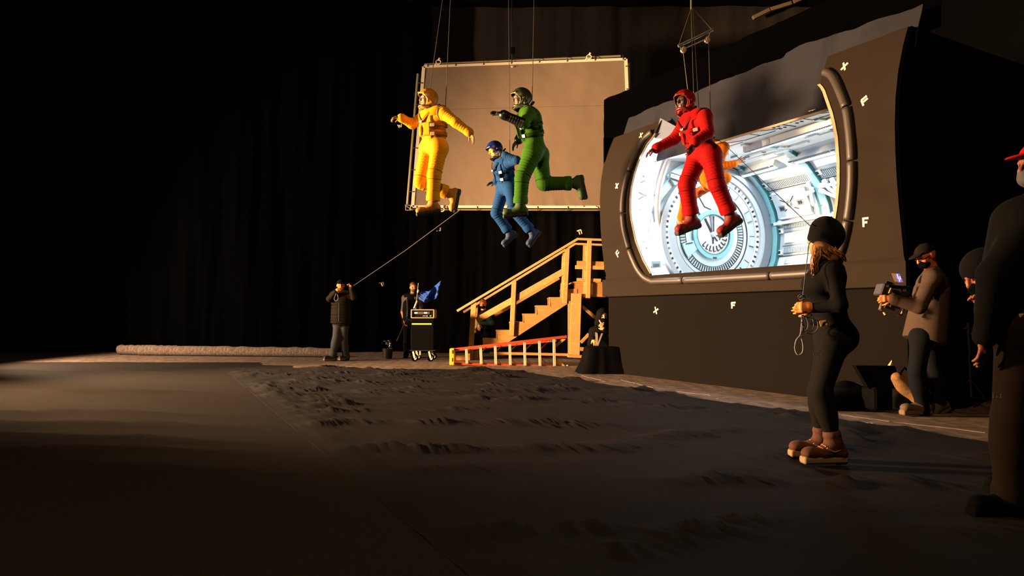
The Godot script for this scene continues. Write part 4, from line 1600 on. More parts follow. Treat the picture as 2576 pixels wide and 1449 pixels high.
func build_rigging() -> void:
	for w in [[[1122, -60], [1081, 226], 9.4, "thin flying wire rising from the yellow helmet"], [[1136, -60], [1120, 284], 9.35, "thin flying wire rising from the yellow suit's back"], [[1345, -60], [1338, 284], 9.2, "thin flying wire rising from the green suit's back"], [[1279, -60], [1283, 408], 10.82, "thin flying wire rising from the blue suit's back"]]:
		cable("flying_wire", w[3], "wire", [P(w[0][0], w[0][1], w[2]), P(w[1][0], w[1][1], w[2])], 0.0055, M.wire_dark, "flying wires")
	var d := 8.6
	var t := thing("spreader_bar", "steel spreader bar with pulleys hanging on lines above the red suit", "bar", P(1750, 100, d))
	var q := S()
	tube(q, [P(1706, 116, d), P(1793, 75, d)], 0.019, 10)
	put(q, "bar", M.metal, t)
	q = S()
	tube(q, [P(1724, 121, d), P(1776, 98, d)], 0.007, 6)
	put(q, "tie_line", M.pipe, t)
	for e in [[1719, 126, 1712, 119], [1779, 101, 1787, 82]]:
		q = S()
		lathe(q, [[0.0, -0.018], [0.036, -0.018], [0.03, 0.0], [0.036, 0.018], [0.0, 0.018]], Transform3D(Basis(Vector3.RIGHT, PI / 2), P(e[0], e[1], d)), 14)
		box(q, P(e[0], e[1], d) + Vector3(0.0, 0, 0.022), Vector3(0.04, 0.075, 0.006), Basis(Vector3.FORWARD, 0.3), 0.003)
		put(q, "pulley", M.pipe, t)
		q = S()
		tube(q, [P(e[0], e[1], d), P(e[2], e[3], d)], 0.012, 6)
		put(q, "shackle", M.metal, t)
	for e in [[[1739, 20], [1707, 115]], [[1742, 19], [1791, 75]]]:
		q = S()
		tube(q, [P(e[0][0], e[0][1], d), P(e[1][0], e[1][1], d)], 0.004, 5)
		put(q, "sling", M.wire, t)
	q = S()
	tube(q, [P(1739, -40, d), P(1739, 24, d)], 0.014, 6)
	put(q, "hoist_line", M.wire, t)
	for w in [[[1719, 130], [1731, 232], "flying wire dropping from the bar's pulley onto the red helmet"], [[1738, 0], [1745, 238], "flying wire passing down behind the red helmet"], [[1743, 20], [1758, 276], "flying wire passing the bar down to the red suit's collar"], [[1783, 105], [1787, 282], "flying wire from the bar's far pulley to the red suit's shoulder"]]:
		cable("flying_wire", w[2], "wire", [P(w[0][0], w[0][1], d), P(w[1][0], w[1][1], d)], 0.0055, M.wire, "flying wires")
	# tag lines
	cable("tag_line", "pale tag line stretched from the capped crewman's hands up to the yellow boot", "rope", [P(883, 723, 14.9), P(1020, 630, 12.6), P(1158, 528, 10.2)], 0.006, M.wire, "tag lines")
	cable("tag_line", "dark tag line from the red suit down to the woman's beanie", "rope", [P(1788, 337, 8.45), P(1826, 367, 7.9), P(2038, 568, 4.62)], 0.0032, M.wire_dark, "tag lines")
	cable("tag_line", "tag line hanging from the woman's cheek down to her raised fist", "rope", smooth_path([P(2040, 606, 4.58), P(2034, 618, 4.55), P(2032, 640, 4.52), P(2026, 690, 4.5), P(2020, 742, 4.5)], 5), 0.0035, M.rope_dark, "tag lines")


# ---------------------------------------------------------------- tape letters
func build_markers() -> void:
	var list := [
		["hull", "tape letter X beside the rim's upper curved end on the near side of the hull", [[2121.5, 158, 2126, 176], [2133, 158, 2115.5, 176]]],
		["hull", "tilted tape letter F high on the near side of the hull, right of the rim", [[2167, 252.5, 2172.5, 266], [2166.5, 253, 2180.5, 241], [2171, 257.5, 2183, 247]]],
		["hull", "upright tape letter F on the near side of the hull, level with the beanie", [[2171.5, 548, 2172.5, 571], [2170, 550, 2185, 548.5], [2172, 560, 2182, 559]]],
		["skirt", "upright tape letter F on the skirt below the lit opening", [[1840.5, 761, 1841.5, 776], [1840, 762, 1850.5, 761], [1841, 768, 1848.5, 767.5]]],
		["skirt", "leaning tape letter X on the skirt below the lit opening", [[1648, 772, 1652, 790], [1656, 777, 1644, 786]]],
		["hull", "tape letter X at the far upper corner of the hull by the card", [[1611, 335, 1614, 347], [1617, 334, 1608, 347]]],
		["hull", "tape letter X at mid height on the hull's far edge", [[1549.5, 461, 1553.5, 474], [1556, 461, 1548, 474]]],
		["hull", "tilted tape letter F low on the hull's far edge", [[1549.5, 636, 1555, 647], [1549, 637, 1554, 629], [1552, 641, 1557.5, 634]]],
		["back", "sideways tape letter F on the black curtain above the stair rail", [[1451, 581.5, 1461, 578], [1461, 578, 1463.5, 588.5], [1455.5, 580.5, 1458.5, 590]]],
		["back", "bent tape mark on the black curtain below the yellow boot", [[1098.5, 581, 1108, 580], [1108, 572.5, 1107.5, 581]]],
		["left", "sideways tape letter F on the curtain above the tool bucket", [[954, 712, 965, 710], [959, 711.5, 962, 720], [963.8, 710, 965.8, 719.5]]],
		["left", "faint tape letter W on the curtain below the yellow suit's far hand", [[1000, 314, 1005, 322], [1005, 322, 1004, 314.5], [1004, 314.5, 1009.5, 320], [1009.5, 320, 1010, 312]]],
	]
	for m in list:
		var mk: Array = m[2]
		var first: Array = mk[0]
		var t: Node3D = null
		for s in mk:
			var a: Vector3
			var b: Vector3
			var nrm := HN
			if m[0] == "hull":
				a = HP(s[0], s[1], 0.004)
				b = HP(s[2], s[3], 0.004)
			elif m[0] == "skirt":
				a = skirt_point(s[0], s[1])
				b = skirt_point(s[2], s[3])
			else:
				nrm = Vector3(0, 0, 1)
				var z := -17.9 if m[0] == "back" else -18.4
				a = on_curtain(s[0], s[1], z)
				b = on_curtain(s[2], s[3], z)
			if t == null:
				t = thing("tracking_marker", m[1], "tape mark", a, "tape tracking marks")
			var q := S()
			var wide := 0.024 if nrm == HN else 0.026
			beam(q, a, b, 0.003, wide, nrm, 0.0)
			put(q, "tape_strip", M.tape, t)


func skirt_point(x: float, y: float) -> Vector3:
	var r := ray(x, y)
	var o := HA + HN * -0.027
	return CAM + r * ((o - CAM).dot(HN) / r.dot(HN))


# ---------------------------------------------------------------- smooth solids: distance fields meshed as surface nets
func cap(a: Vector3, b: Vector3, ra: float, rb: float, m: String, o := {}) -> Dictionary:
	var q: float = o.get("wide", 1.0)
	var r := maxf(ra, rb) * maxf(q, 1.0)
	var e := Vector3(r, r, r)
	return {"t": 0, "a": a, "b": b, "ra": ra, "rb": rb, "m": m, "k": o.get("k", 0.03), "f": o.get("axis", Vector3.RIGHT), "q": q, "rib": o.get("rib", 0.0), "pitch": o.get("pitch", 0.045), "sub": o.get("sub", false), "lo": a.min(b) - e, "hi": a.max(b) + e}


func ell(c: Vector3, b: Basis, r: Vector3, m: String, o := {}) -> Dictionary:
	var e := Vector3(absf(b.x.x) * r.x + absf(b.y.x) * r.y + absf(b.z.x) * r.z, absf(b.x.y) * r.x + absf(b.y.y) * r.y + absf(b.z.y) * r.z, absf(b.x.z) * r.x + absf(b.y.z) * r.y + absf(b.z.z) * r.z)
	return {"t": 1, "a": c, "b": b, "rad": r, "m": m, "k": o.get("k", 0.012), "sub": o.get("sub", false), "lo": c - e, "hi": c + e}


func rbox(c: Vector3, b: Basis, h: Vector3, r: float, m: String, o := {}) -> Dictionary:
	var d := ell(c, b, h + Vector3(r, r, r), m, o)
	d.t = 2
	d.rad = h
	d.ra = r
	var l := h.length() + r
	d.lo = c - Vector3(l, l, l)
	d.hi = c + Vector3(l, l, l)
	return d


var jobs := []


func sdf_mesh(prims: Array, cell: float, mats: Dictionary) -> ArrayMesh:
	return sdf_later([[prims, cell]], mats)


func sdf_later(fields: Array, mats: Dictionary) -> ArrayMesh:
	var mesh := ArrayMesh.new()
	jobs.append({"mesh": mesh, "fields": fields, "mats": mats, "acc": {}})
	return mesh


func run_job(i: int) -> void:
	var job: Dictionary = jobs[i]
	for f in job.fields:
		sdf_add(job.acc, f[0], f[1])


func finish_solids() -> void:  # mesh all fields, several at a time
	var id := WorkerThreadPool.add_group_task(run_job, jobs.size(), -1, true)
	WorkerThreadPool.wait_for_group_task_completion(id)
	for job in jobs:
		fill_mesh(job.mesh, job.acc, job.mats)
	jobs.clear()


func fill_mesh(mesh: ArrayMesh, acc: Dictionary, mats: Dictionary) -> void:
	for m in acc:
		if acc[m][2].size() == 0:
			continue
		var arr := []
		arr.resize(Mesh.ARRAY_MAX)
		arr[Mesh.ARRAY_VERTEX] = acc[m][0]
		arr[Mesh.ARRAY_NORMAL] = acc[m][1]
		arr[Mesh.ARRAY_INDEX] = acc[m][2]
		mesh.add_surface_from_arrays(Mesh.PRIMITIVE_TRIANGLES, arr)
		mesh.surface_set_material(mesh.get_surface_count() - 1, mats[m])


func sdf_add(acc: Dictionary, prims: Array, cell: float) -> void:
	var lo := Vector3(1e9, 1e9, 1e9)
	var hi := -lo
	var names := []
	var kmax := 0.0
	for p in prims:
		kmax = maxf(kmax, p.k)
		if not names.has(p.m):
			names.append(p.m)
		if not p.sub:
			lo = lo.min(p.lo)
			hi = hi.max(p.hi)
	var pad := cell * 4.0
	lo -= Vector3(pad, pad, pad)
	hi += Vector3(pad, pad, pad)
	var nx := int((hi.x - lo.x) / cell) + 2
	var ny := int((hi.y - lo.y) / cell) + 2
	var nz := int((hi.z - lo.z) / cell) + 2
	var sy := nx
	var sz := nx * ny
	var total := sz * nz
	var g := PackedFloat32Array()
	g.resize(total)
	g.fill(9.0)
	var best := PackedFloat32Array()
	best.resize(total)
	best.fill(9.0)
	var mid := PackedByteArray()
	mid.resize(total)
	var mark := PackedByteArray()
	mark.resize(total)
	var list := PackedInt32Array()
	var near := cell * 2.3
	for p in prims:
		var k: float = p.k
		var t: int = p.t
		var sub: bool = p.sub
		var id := names.find(p.m)
		var ext := k + cell * 3.0
		var x0 := clampi(int((p.lo.x - ext - lo.x) / cell), 0, nx - 1)
		var x1 := clampi(int((p.hi.x + ext - lo.x) / cell) + 1, 0, nx - 1)
		var y0 := clampi(int((p.lo.y - ext - lo.y) / cell), 0, ny - 1)
		var y1 := clampi(int((p.hi.y + ext - lo.y) / cell) + 1, 0, ny - 1)
		var z0 := clampi(int((p.lo.z - ext - lo.z) / cell), 0, nz - 1)
		var z1 := clampi(int((p.hi.z + ext - lo.z) / cell) + 1, 0, nz - 1)
		var a: Vector3 = p.a
		var ba := Vector3.ZERO
		var inv := 0.0
		var ra := 0.0
		var dr := 0.0
		var f := Vector3.RIGHT
		var c := 0.0
		var rib := 0.0
		var ribs := 0.0
		var bx := Vector3.RIGHT
		var by := Vector3.UP
		var bz := Vector3.BACK
		var rad := Vector3.ONE
		if t == 0:
			ba = p.b - a
			f = p.f
			c = 1.0 - 1.0 / p.q
			rib = p.rib
			ribs = ba.length() / p.pitch
			ba -= f * (ba.dot(f) * c)
			inv = 1.0 / maxf(ba.length_squared(), 1e-9)
			ra = p.ra
			dr = p.rb - p.ra
		else:
			bx = p.b.x
			by = p.b.y
			bz = p.b.z
			rad = p.rad
			ra = p.get("ra", 0.0)
		for iz in range(z0, z1 + 1):
			for iy in range(y0, y1 + 1):
				var i := iz * sz + iy * sy + x0
				var v := Vector3(lo.x + x0 * cell, lo.y + iy * cell, lo.z + iz * cell) - a
				for ix in range(x0, x1 + 1):
					var d: float
					if t == 0:
						var w := v
						if c != 0.0:
							w -= f * (w.dot(f) * c)
						var h := clampf(w.dot(ba) * inv, 0.0, 1.0)
						d = (w - ba * h).length() - ra - dr * h
						if rib > 0.0 and d < 0.03:
							var e := h * ribs
							e = absf(e - floorf(e) - 0.5) * 2.0
							if e > 0.68:
								d += rib * (e - 0.68) * 3.1
					elif t == 1:
						var w := Vector3(v.dot(bx), v.dot(by), v.dot(bz)) / rad
						var k0 := w.length()
						d = (k0 - 1.0) * k0 / maxf((w / rad).length(), 1e-6)
					else:
						var w := Vector3(v.dot(bx), v.dot(by), v.dot(bz)).abs() - rad
						d = w.max(Vector3.ZERO).length() + minf(maxf(w.x, maxf(w.y, w.z)), 0.0) - ra
					v.x += cell
					if d < ext:
						var o := g[i]
						var r: float
						if sub:
							r = maxf(o, -d)
							var e := k - absf(o + d)
							if e > 0.0:
								r += e * e / k * 0.25
							if -d > o:
								mid[i] = id
						else:
							r = minf(o, d)
							var e := k - absf(o - d)
							if e > 0.0:
								r -= e * e / k * 0.25
							if d < best[i]:
								best[i] = d
								mid[i] = id
						g[i] = r
						if r < near and r > -near and mark[i] == 0:
							mark[i] = 1
							list.append(i)
					i += 1
	# one vertex in each crossed cell
	var vert := PackedInt32Array()
	vert.resize(total)
	vert.fill(-1)
	var vs := PackedVector3Array()
	var ns := PackedVector3Array()
	var ms := PackedByteArray()
	var cells := PackedInt32Array()
	var top := total - sz - sy - 2
	for i in list:
		if i > top:
			continue
		var a := g[i]
		var b := g[i + 1]
		var c := g[i + sy]
		var d := g[i + sy + 1]
		var e := g[i + sz]
		var f := g[i + sz + 1]
		var h := g[i + sz + sy]
		var j := g[i + sz + sy + 1]
		var n := int(a < 0.0) + int(b < 0.0) + int(c < 0.0) + int(d < 0.0) + int(e < 0.0) + int(f < 0.0) + int(h < 0.0) + int(j < 0.0)
		if n == 0 or n == 8:
			continue
		var p := Vector3.ZERO
		var m := 0
		if (a < 0.0) != (b < 0.0):
			p += Vector3(a / (a - b), 0, 0)
			m += 1
		if (c < 0.0) != (d < 0.0):
			p += Vector3(c / (c - d), 1, 0)
			m += 1
		if (e < 0.0) != (f < 0.0):
			p += Vector3(e / (e - f), 0, 1)
			m += 1
		if (h < 0.0) != (j < 0.0):
			p += Vector3(h / (h - j), 1, 1)
			m += 1
		if (a < 0.0) != (c < 0.0):
			p += Vector3(0, a / (a - c), 0)
			m += 1
		if (b < 0.0) != (d < 0.0):
			p += Vector3(1, b / (b - d), 0)
			m += 1
		if (e < 0.0) != (h < 0.0):
			p += Vector3(0, e / (e - h), 1)
			m += 1
		if (f < 0.0) != (j < 0.0):
			p += Vector3(1, f / (f - j), 1)
			m += 1
		if (a < 0.0) != (e < 0.0):
			p += Vector3(0, 0, a / (a - e))
			m += 1
		if (b < 0.0) != (f < 0.0):
			p += Vector3(1, 0, b / (b - f))
			m += 1
		if (c < 0.0) != (h < 0.0):
			p += Vector3(0, 1, c / (c - h))
			m += 1
		if (d < 0.0) != (j < 0.0):
			p += Vector3(1, 1, d / (d - j))
			m += 1
		p /= m
		var iz := i / sz
		var iy := (i - iz * sz) / sy
		var ix := i - iz * sz - iy * sy
		vert[i] = vs.size()
		vs.append(lo + (Vector3(ix, iy, iz) + p) * cell)
		ns.append(Vector3(b + d + f + j - a - c - e - h, c + d + h + j - a - b - e - f, e + f + h + j - a - b - c - d).normalized())
		var at := i
		if a >= 0.0:
			at = i + 1 if b < 0.0 else i + sy if c < 0.0 else i + sy + 1 if d < 0.0 else i + sz if e < 0.0 else i + sz + 1 if f < 0.0 else i + sz + sy if h < 0.0 else i + sz + sy + 1
		ms.append(mid[at])
		cells.append(i)
	# a quad round each crossed edge
	var maps := []
	for m in names:
		if not acc.has(m):
			acc[m] = [PackedVector3Array(), PackedVector3Array(), PackedInt32Array()]
		var r := PackedInt32Array()
		r.resize(vs.size())
		r.fill(-1)
		maps.append(r)
	var outv := []
	var outn := []
	var outi := []
	for m in names:
		outv.append(acc[m][0])
		outn.append(acc[m][1])
		outi.append(acc[m][2])
	var steps := [[1, sy, sz], [sy, sz, 1], [sz, 1, sy]]
	for i in cells:
		var a := g[i]
		for s in steps:
			var b := g[i + s[0]]
			if (a < 0.0) == (b < 0.0):
				continue
			var u: int = s[1]
			var v: int = s[2]
			if i - u - v < 0:
				continue
			var q0 := vert[i]
			var q1 := vert[i - u]
			var q2 := vert[i - u - v]
			var q3 := vert[i - v]
			if q0 < 0 or q1 < 0 or q2 < 0 or q3 < 0:
				continue
			var id := ms[q0]
			var idx := [q0, q1, q2, q0, q2, q3] if a >= 0.0 else [q0, q2, q1, q0, q3, q2]
			var map: PackedInt32Array = maps[id]
			var lv: PackedVector3Array = outv[id]
			var ln: PackedVector3Array = outn[id]
			var li: PackedInt32Array = outi[id]
			for k in idx:
				if map[k] < 0:
					map[k] = lv.size()
					lv.append(vs[k])
					ln.append(ns[k])
				li.append(map[k])
			maps[id] = map
			outv[id] = lv
			outn[id] = ln
			outi[id] = li
	for n in names.size():
		acc[names[n]] = [outv[n], outn[n], outi[n]]


# ---------------------------------------------------------------- figures
func at_head(H0: Dictionary, x: float, y: float, z: float) -> Vector3:
	var s: float = H0.s
	return H0.c + (H0.r * x + H0.u * y + H0.f * z) * s


func head_frame(c: Vector3, f: Vector3, u: Vector3, s := 1.0) -> Dictionary:
	f = f.normalized()
	var r := f.cross(u).normalized()
	u = r.cross(f).normalized()
	return {"c": c, "f": f, "u": u, "r": r, "s": s, "b": Basis(r, u, f)}


func head_prims(h: Dictionary, neck: Vector3, skin := "skin", beard := "skin") -> Array:
	var s: float = h.s
	var b: Basis = h.b
	var p := []
	p.append(ell(at_head(h, 0, 0.03, -0.012), b, Vector3(0.076, 0.098, 0.096) * s, skin))
	p.append(ell(at_head(h, 0, -0.02, 0.042), b, Vector3(0.06, 0.082, 0.05) * s, skin, {"k": 0.03}))
	p.append(ell(at_head(h, 0, -0.062, 0.035), b, Vector3(0.052, 0.052, 0.052) * s, beard, {"k": 0.025}))
	p.append(ell(at_head(h, 0, -0.09, 0.064), b, Vector3(0.024, 0.02, 0.022) * s, beard, {"k": 0.02}))
	for e in [-1.0, 1.0]:
		p.append(cap(at_head(h, 0.008 * e, 0.034, 0.087), at_head(h, 0.048 * e, 0.03, 0.07), 0.011 * s, 0.01 * s, skin, {"k": 0.015}))
		p.append(ell(at_head(h, 0.04 * e, -0.015, 0.066), b, Vector3(0.022, 0.018, 0.018) * s, skin, {"k": 0.02}))
		p.append(ell(at_head(h, 0.079 * e, 0.0, -0.005), b, Vector3(0.01, 0.032, 0.02) * s, skin, {"k": 0.008}))
	p.append(cap(at_head(h, 0, 0.022, 0.092), at_head(h, 0, -0.018, 0.112), 0.009 * s, 0.0135 * s, skin, {"k": 0.012}))
	for e in [-1.0, 1.0]:
		p.append(ell(at_head(h, 0.011 * e, -0.021, 0.1), b, Vector3(0.009, 0.008, 0.01) * s, skin, {"k": 0.006}))
		p.append(ell(at_head(h, 0.032 * e, 0.01, 0.1), b, Vector3(0.018, 0.012, 0.018) * s, skin, {"k": 0.01, "sub": true}))
		p.append(ell(at_head(h, 0.032 * e, 0.01, 0.079), b, Vector3(0.013, 0.009, 0.011) * s, "eye", {"k": 0.002}))
	p.append(cap(at_head(h, -0.02, -0.051, 0.087), at_head(h, 0.02, -0.051, 0.087), 0.0075 * s, 0.0075 * s, "lip", {"k": 0.006}))
	p.append(cap(at_head(h, -0.018, -0.062, 0.086), at_head(h, 0.018, -0.062, 0.086), 0.008 * s, 0.008 * s, "lip", {"k": 0.006}))
	p.append(cap(at_head(h, 0, -0.04, -0.01), neck, 0.052 * s, 0.058 * s, skin, {"k": 0.03}))
	return p


func hand_prims(w: Vector3, dir: Vector3, palm: Vector3, curl: float, spread: float, s: float, m: String, left := 1.0) -> Array:
	dir = dir.normalized()
	palm = (palm - dir * palm.dot(dir)).normalized()
	var side := dir.cross(palm) * left  # towards the thumb
	var p := []
	p.append(cap(w, w + dir * 0.03 * s, 0.027 * s, 0.028 * s, m, {"k": 0.02}))
	p.append(cap(w + dir * 0.03 * s, w + dir * 0.078 * s, 0.02 * s, 0.017 * s, m, {"k": 0.02, "axis": side, "wide": 2.0}))
	for i in 4:
		var q := w + dir * (0.082 - 0.006 * absf(i - 1.2)) * s + side * (0.03 - 0.02 * i) * s
		var d := (dir + side * spread * (1.5 - i) * 0.22).normalized()
		var ln: float = [0.92, 1.0, 0.94, 0.76][i]
		for k in 3:
			var ax := d.cross(palm).normalized()
			d = d.rotated(ax, curl * [0.55, 0.9, 0.7][k])
			var e: Vector3 = q + d * [0.042, 0.027, 0.021][k] * ln * s
			p.append(cap(q, e, [0.0095, 0.0088, 0.008][k] * s, [0.0088, 0.008, 0.0068][k] * s, m, {"k": 0.005}))
			q = e
	var q := w + dir * 0.03 * s + side * 0.026 * s
	var d := (dir * 0.75 + side * (0.75 + 0.3 * spread) + palm * (0.25 + 0.5 * curl)).normalized()
	var e := q + d * 0.042 * s
	p.append(cap(q, e, 0.014 * s, 0.011 * s, m, {"k": 0.01}))
	d = (d + dir * 0.5 + palm * curl * 0.8 - side * 0.4 * curl).normalized()
	p.append(cap(e, e + d * 0.034 * s, 0.0105 * s, 0.0085 * s, m, {"k": 0.005}))
	return p


func foot_prims(knee: Vector3, ankle: Vector3, toe: Vector3, shaft: float, r: float, s: float, ground := -1.0, m := "boot", sole := "sole") -> Array:
	var sh := (ankle - knee).normalized()
	var v := toe - ankle
	var fd := (v - sh * v.dot(sh) * 0.85).normalized()
	var dn := (sh - fd * sh.dot(fd)).normalized()
	if ground >= 0.0:
		fd = Vector3(v.x, 0, v.z).normalized()
		dn = Vector3.DOWN
	var side := fd.cross(dn)
	var heel := ankle + dn * 0.06 * s - fd * 0.045 * s
	if ground >= 0.0:
		heel.y = ground + 0.075 * s
	var tip := heel + fd * 0.235 * s
	var p := []
	if shaft > 0.0:
		p.append(cap(ankle - sh * shaft, ankle, r * 1.18, r * 0.95, m, {"k": 0.03}))
	p.append(cap(ankle, heel, r * 0.9, 0.04 * s, m, {"k": 0.03}))
	p.append(cap(ankle + dn * 0.005, heel.lerp(tip, 0.55), r * 0.85, 0.04 * s, m, {"k": 0.04}))
	p.append(cap(heel, tip, 0.036 * s, 0.034 * s, m, {"k": 0.03, "axis": side, "wide": 1.25}))
	p.append(ell(tip - fd * 0.025 * s - dn * 0.006 * s, Basis(side, dn, fd), Vector3(0.045, 0.038, 0.05) * s, m, {"k": 0.02}))
	p.append(rbox(heel.lerp(tip, 0.5) + dn * 0.041 * s, Basis(fd, dn, side), Vector3(0.138, 0.009, 0.026) * s, 0.016 * s, sole, {"k": 0.003}))
	p.append(rbox(heel + fd * 0.01 * s + dn * 0.05 * s, Basis(fd, dn, side), Vector3(0.025, 0.01, 0.022) * s, 0.014 * s, sole, {"k": 0.003}))
	return p


func band(st: SurfaceTool, c: Vector3, side: Vector3, face: Vector3, up: Vector3, rx: float, ry: float, tall: float, thick: float) -> void:
	var n := 28
	st.set_smooth_group(1)
	for k in n:
		var q := []
		for t in [TAU * k / n, TAU * (k + 1) / n]:
			for e in [[0.0, -0.5], [thick, -0.5], [thick, 0.5], [0.0, 0.5]]:
				q.append(c + side * cos(t) * (rx + e[0]) + face * sin(t) * (ry + e[0]) + up * tall * e[1])
		quad(st, q[1], q[5], q[6], q[2])
		quad(st, q[2], q[6], q[7], q[3])
		quad(st, q[0], q[4], q[5], q[1])


# J: neck, chest, waist, hip, arms [[shoulder, elbow, wrist, hand dir, palm, curl, spread], ...] left first, legs [[hip, knee, ankle, toe], ...]
func figure(t: Node3D, J: Dictionary, o: Dictionary) -> void:
	var fields := []
	var p := []
	var sl: Vector3 = J.arms[0][0]
	var sr: Vector3 = J.arms[1][0]
	var side := (sl - sr).normalized()
	var tor: Array = o.torso  # radii of chest, waist, hip
	var wide: float = o.get("wide", 1.22)
	var w := {"k": 0.05, "axis": side, "wide": wide}
	var ch: Vector3 = J.chest
	var mt: String = o.get("top", "top")
	var ml: String = o.get("low", "low")
	var rib: float = o.get("rib", 0.0)
	p.append(cap(ch, J.waist, tor[0], tor[1], mt, {"k": 0.05, "axis": side, "wide": wide, "rib": rib * 0.7, "pitch": 0.03}))
	p.append(cap(J.waist, J.hip, tor[1], tor[2], o.get("hip_m", ml), w))
	p.append(cap(ch.lerp(sl, 0.5), ch.lerp(sr, 0.5), tor[0] * 0.82, tor[0] * 0.82, mt, {"k": 0.06}))
	for a in J.arms:
		p.append(cap(J.neck.lerp(ch, 0.25), a[0], o.neck, o.arm[0] * 0.85, mt, {"k": 0.05}))
		p.append(cap(ch, a[0], tor[0] * 0.6, o.arm[0], mt, {"k": 0.05}))
	p.append(cap(J.neck, ch, o.neck, tor[0] * 0.7, mt, {"k": 0.04}))
	for i in 2:
		var a: Array = J.arms[i]
		p.append(cap(a[0], a[1], o.arm[0], o.arm[1], o.get("arm_m", mt), {"k": 0.035, "rib": rib, "pitch": 0.036}))
		p.append(cap(a[1], a[2], o.arm[1], o.arm[2], o.get("fore_m", o.get("arm_m", mt)), {"k": 0.025, "rib": rib, "pitch": 0.034}))
		if o.get("cuff", 0.0) > 0.0:
			p.append(cap(a[2].lerp(a[1], 0.1), a[2], o.arm[2] + o.cuff, o.arm[2] + o.cuff, o.get("fore_m", mt), {"k": 0.008}))
	for i in J.legs.size():
		var l: Array = J.legs[i]
		var le: Vector3 = l[2].lerp(l[1], o.get("hem_at", 0.0))
		p.append(cap(l[0], l[1], o.leg[0], o.leg[1], ml, {"k": 0.04, "rib": rib, "pitch": 0.038}))
		p.append(cap(l[1], le, o.leg[1], o.leg[2], ml, {"k": 0.03, "rib": rib, "pitch": 0.038}))
		if not o.get("suit", false):  # calf
			var back: Vector3 = (l[1] - l[0]).normalized() - (l[2] - l[1]).normalized()
			p.append(ell(l[1].lerp(l[2], 0.3), frame(l[2] - l[1], Vector3.RIGHT), Vector3(0.14, o.leg[1] * 1.02, o.leg[1] * 1.02), ml, {"k": 0.05}))
		p.append(cap(l[0].lerp(J.hip, 0.4), l[0], tor[2] * 0.8, o.leg[0] * 1.02, ml, {"k": 0.06}))
		if o.get("hem", 0.0) > 0.0:
			p.append(cap(le.lerp(l[1], 0.08), le, o.leg[2] + o.hem, o.leg[2] + o.hem, ml, {"k": 0.008}))
			if o.get("suit", false):  # cut the hem off square
				p.append(rbox(le + (le - l[1]).normalized() * 0.16, frame(le - l[1], Vector3.RIGHT), Vector3(0.13, 0.13, 0.13), 0.0, ml, {"sub": true, "k": 0.006}))
	for e in o.get("extra", []):
		p.append(e)
	fields.append([p, o.get("cell", 0.012)])
	var H0: Dictionary = J.head
	fields.append([head_prims(H0, J.neck, "skin", o.get("beard", "skin")), o.get("head_cell", 0.006)])
	for i in 2:
		var a: Array = J.arms[i]
		if a.size() > 3:
			fields.append([hand_prims(a[2], a[3], a[4], a[5], a[6], o.get("hand", 1.0), o.get("hand_m", "skin"), 1.0 if i == 0 else -1.0), o.get("hand_cell", 0.0055)])
	put_mesh(sdf_later(fields, o.mats), "body", t)
	for l in J.legs:
		if l.size() > 3:
			put_mesh(sdf_mesh(foot_prims(l[1], l[2], l[3], o.get("shaft", 0.08), o.get("boot_r", 0.05), o.get("foot", 1.0), o.get("ground", 0.0) if l.size() == 4 else -1.0), o.get("boot_cell", 0.009), o.mats), o.get("shoe_name", "shoe"), t)


func base_mats(skin: Color, top: Material, low: Material, boot: Material, sole: Material) -> Dictionary:
	var sk := mat(skin, 0.55)
	return {"skin": sk, "top": top, "low": low, "boot": boot, "sole": sole, "eye": mat(Color(0.12, 0.09, 0.07), 0.25), "lip": mat(Color(skin.r * 0.85, skin.g * 0.62, skin.b * 0.58), 0.5), "hair": mat(Color(0.12, 0.08, 0.05), 0.7)}


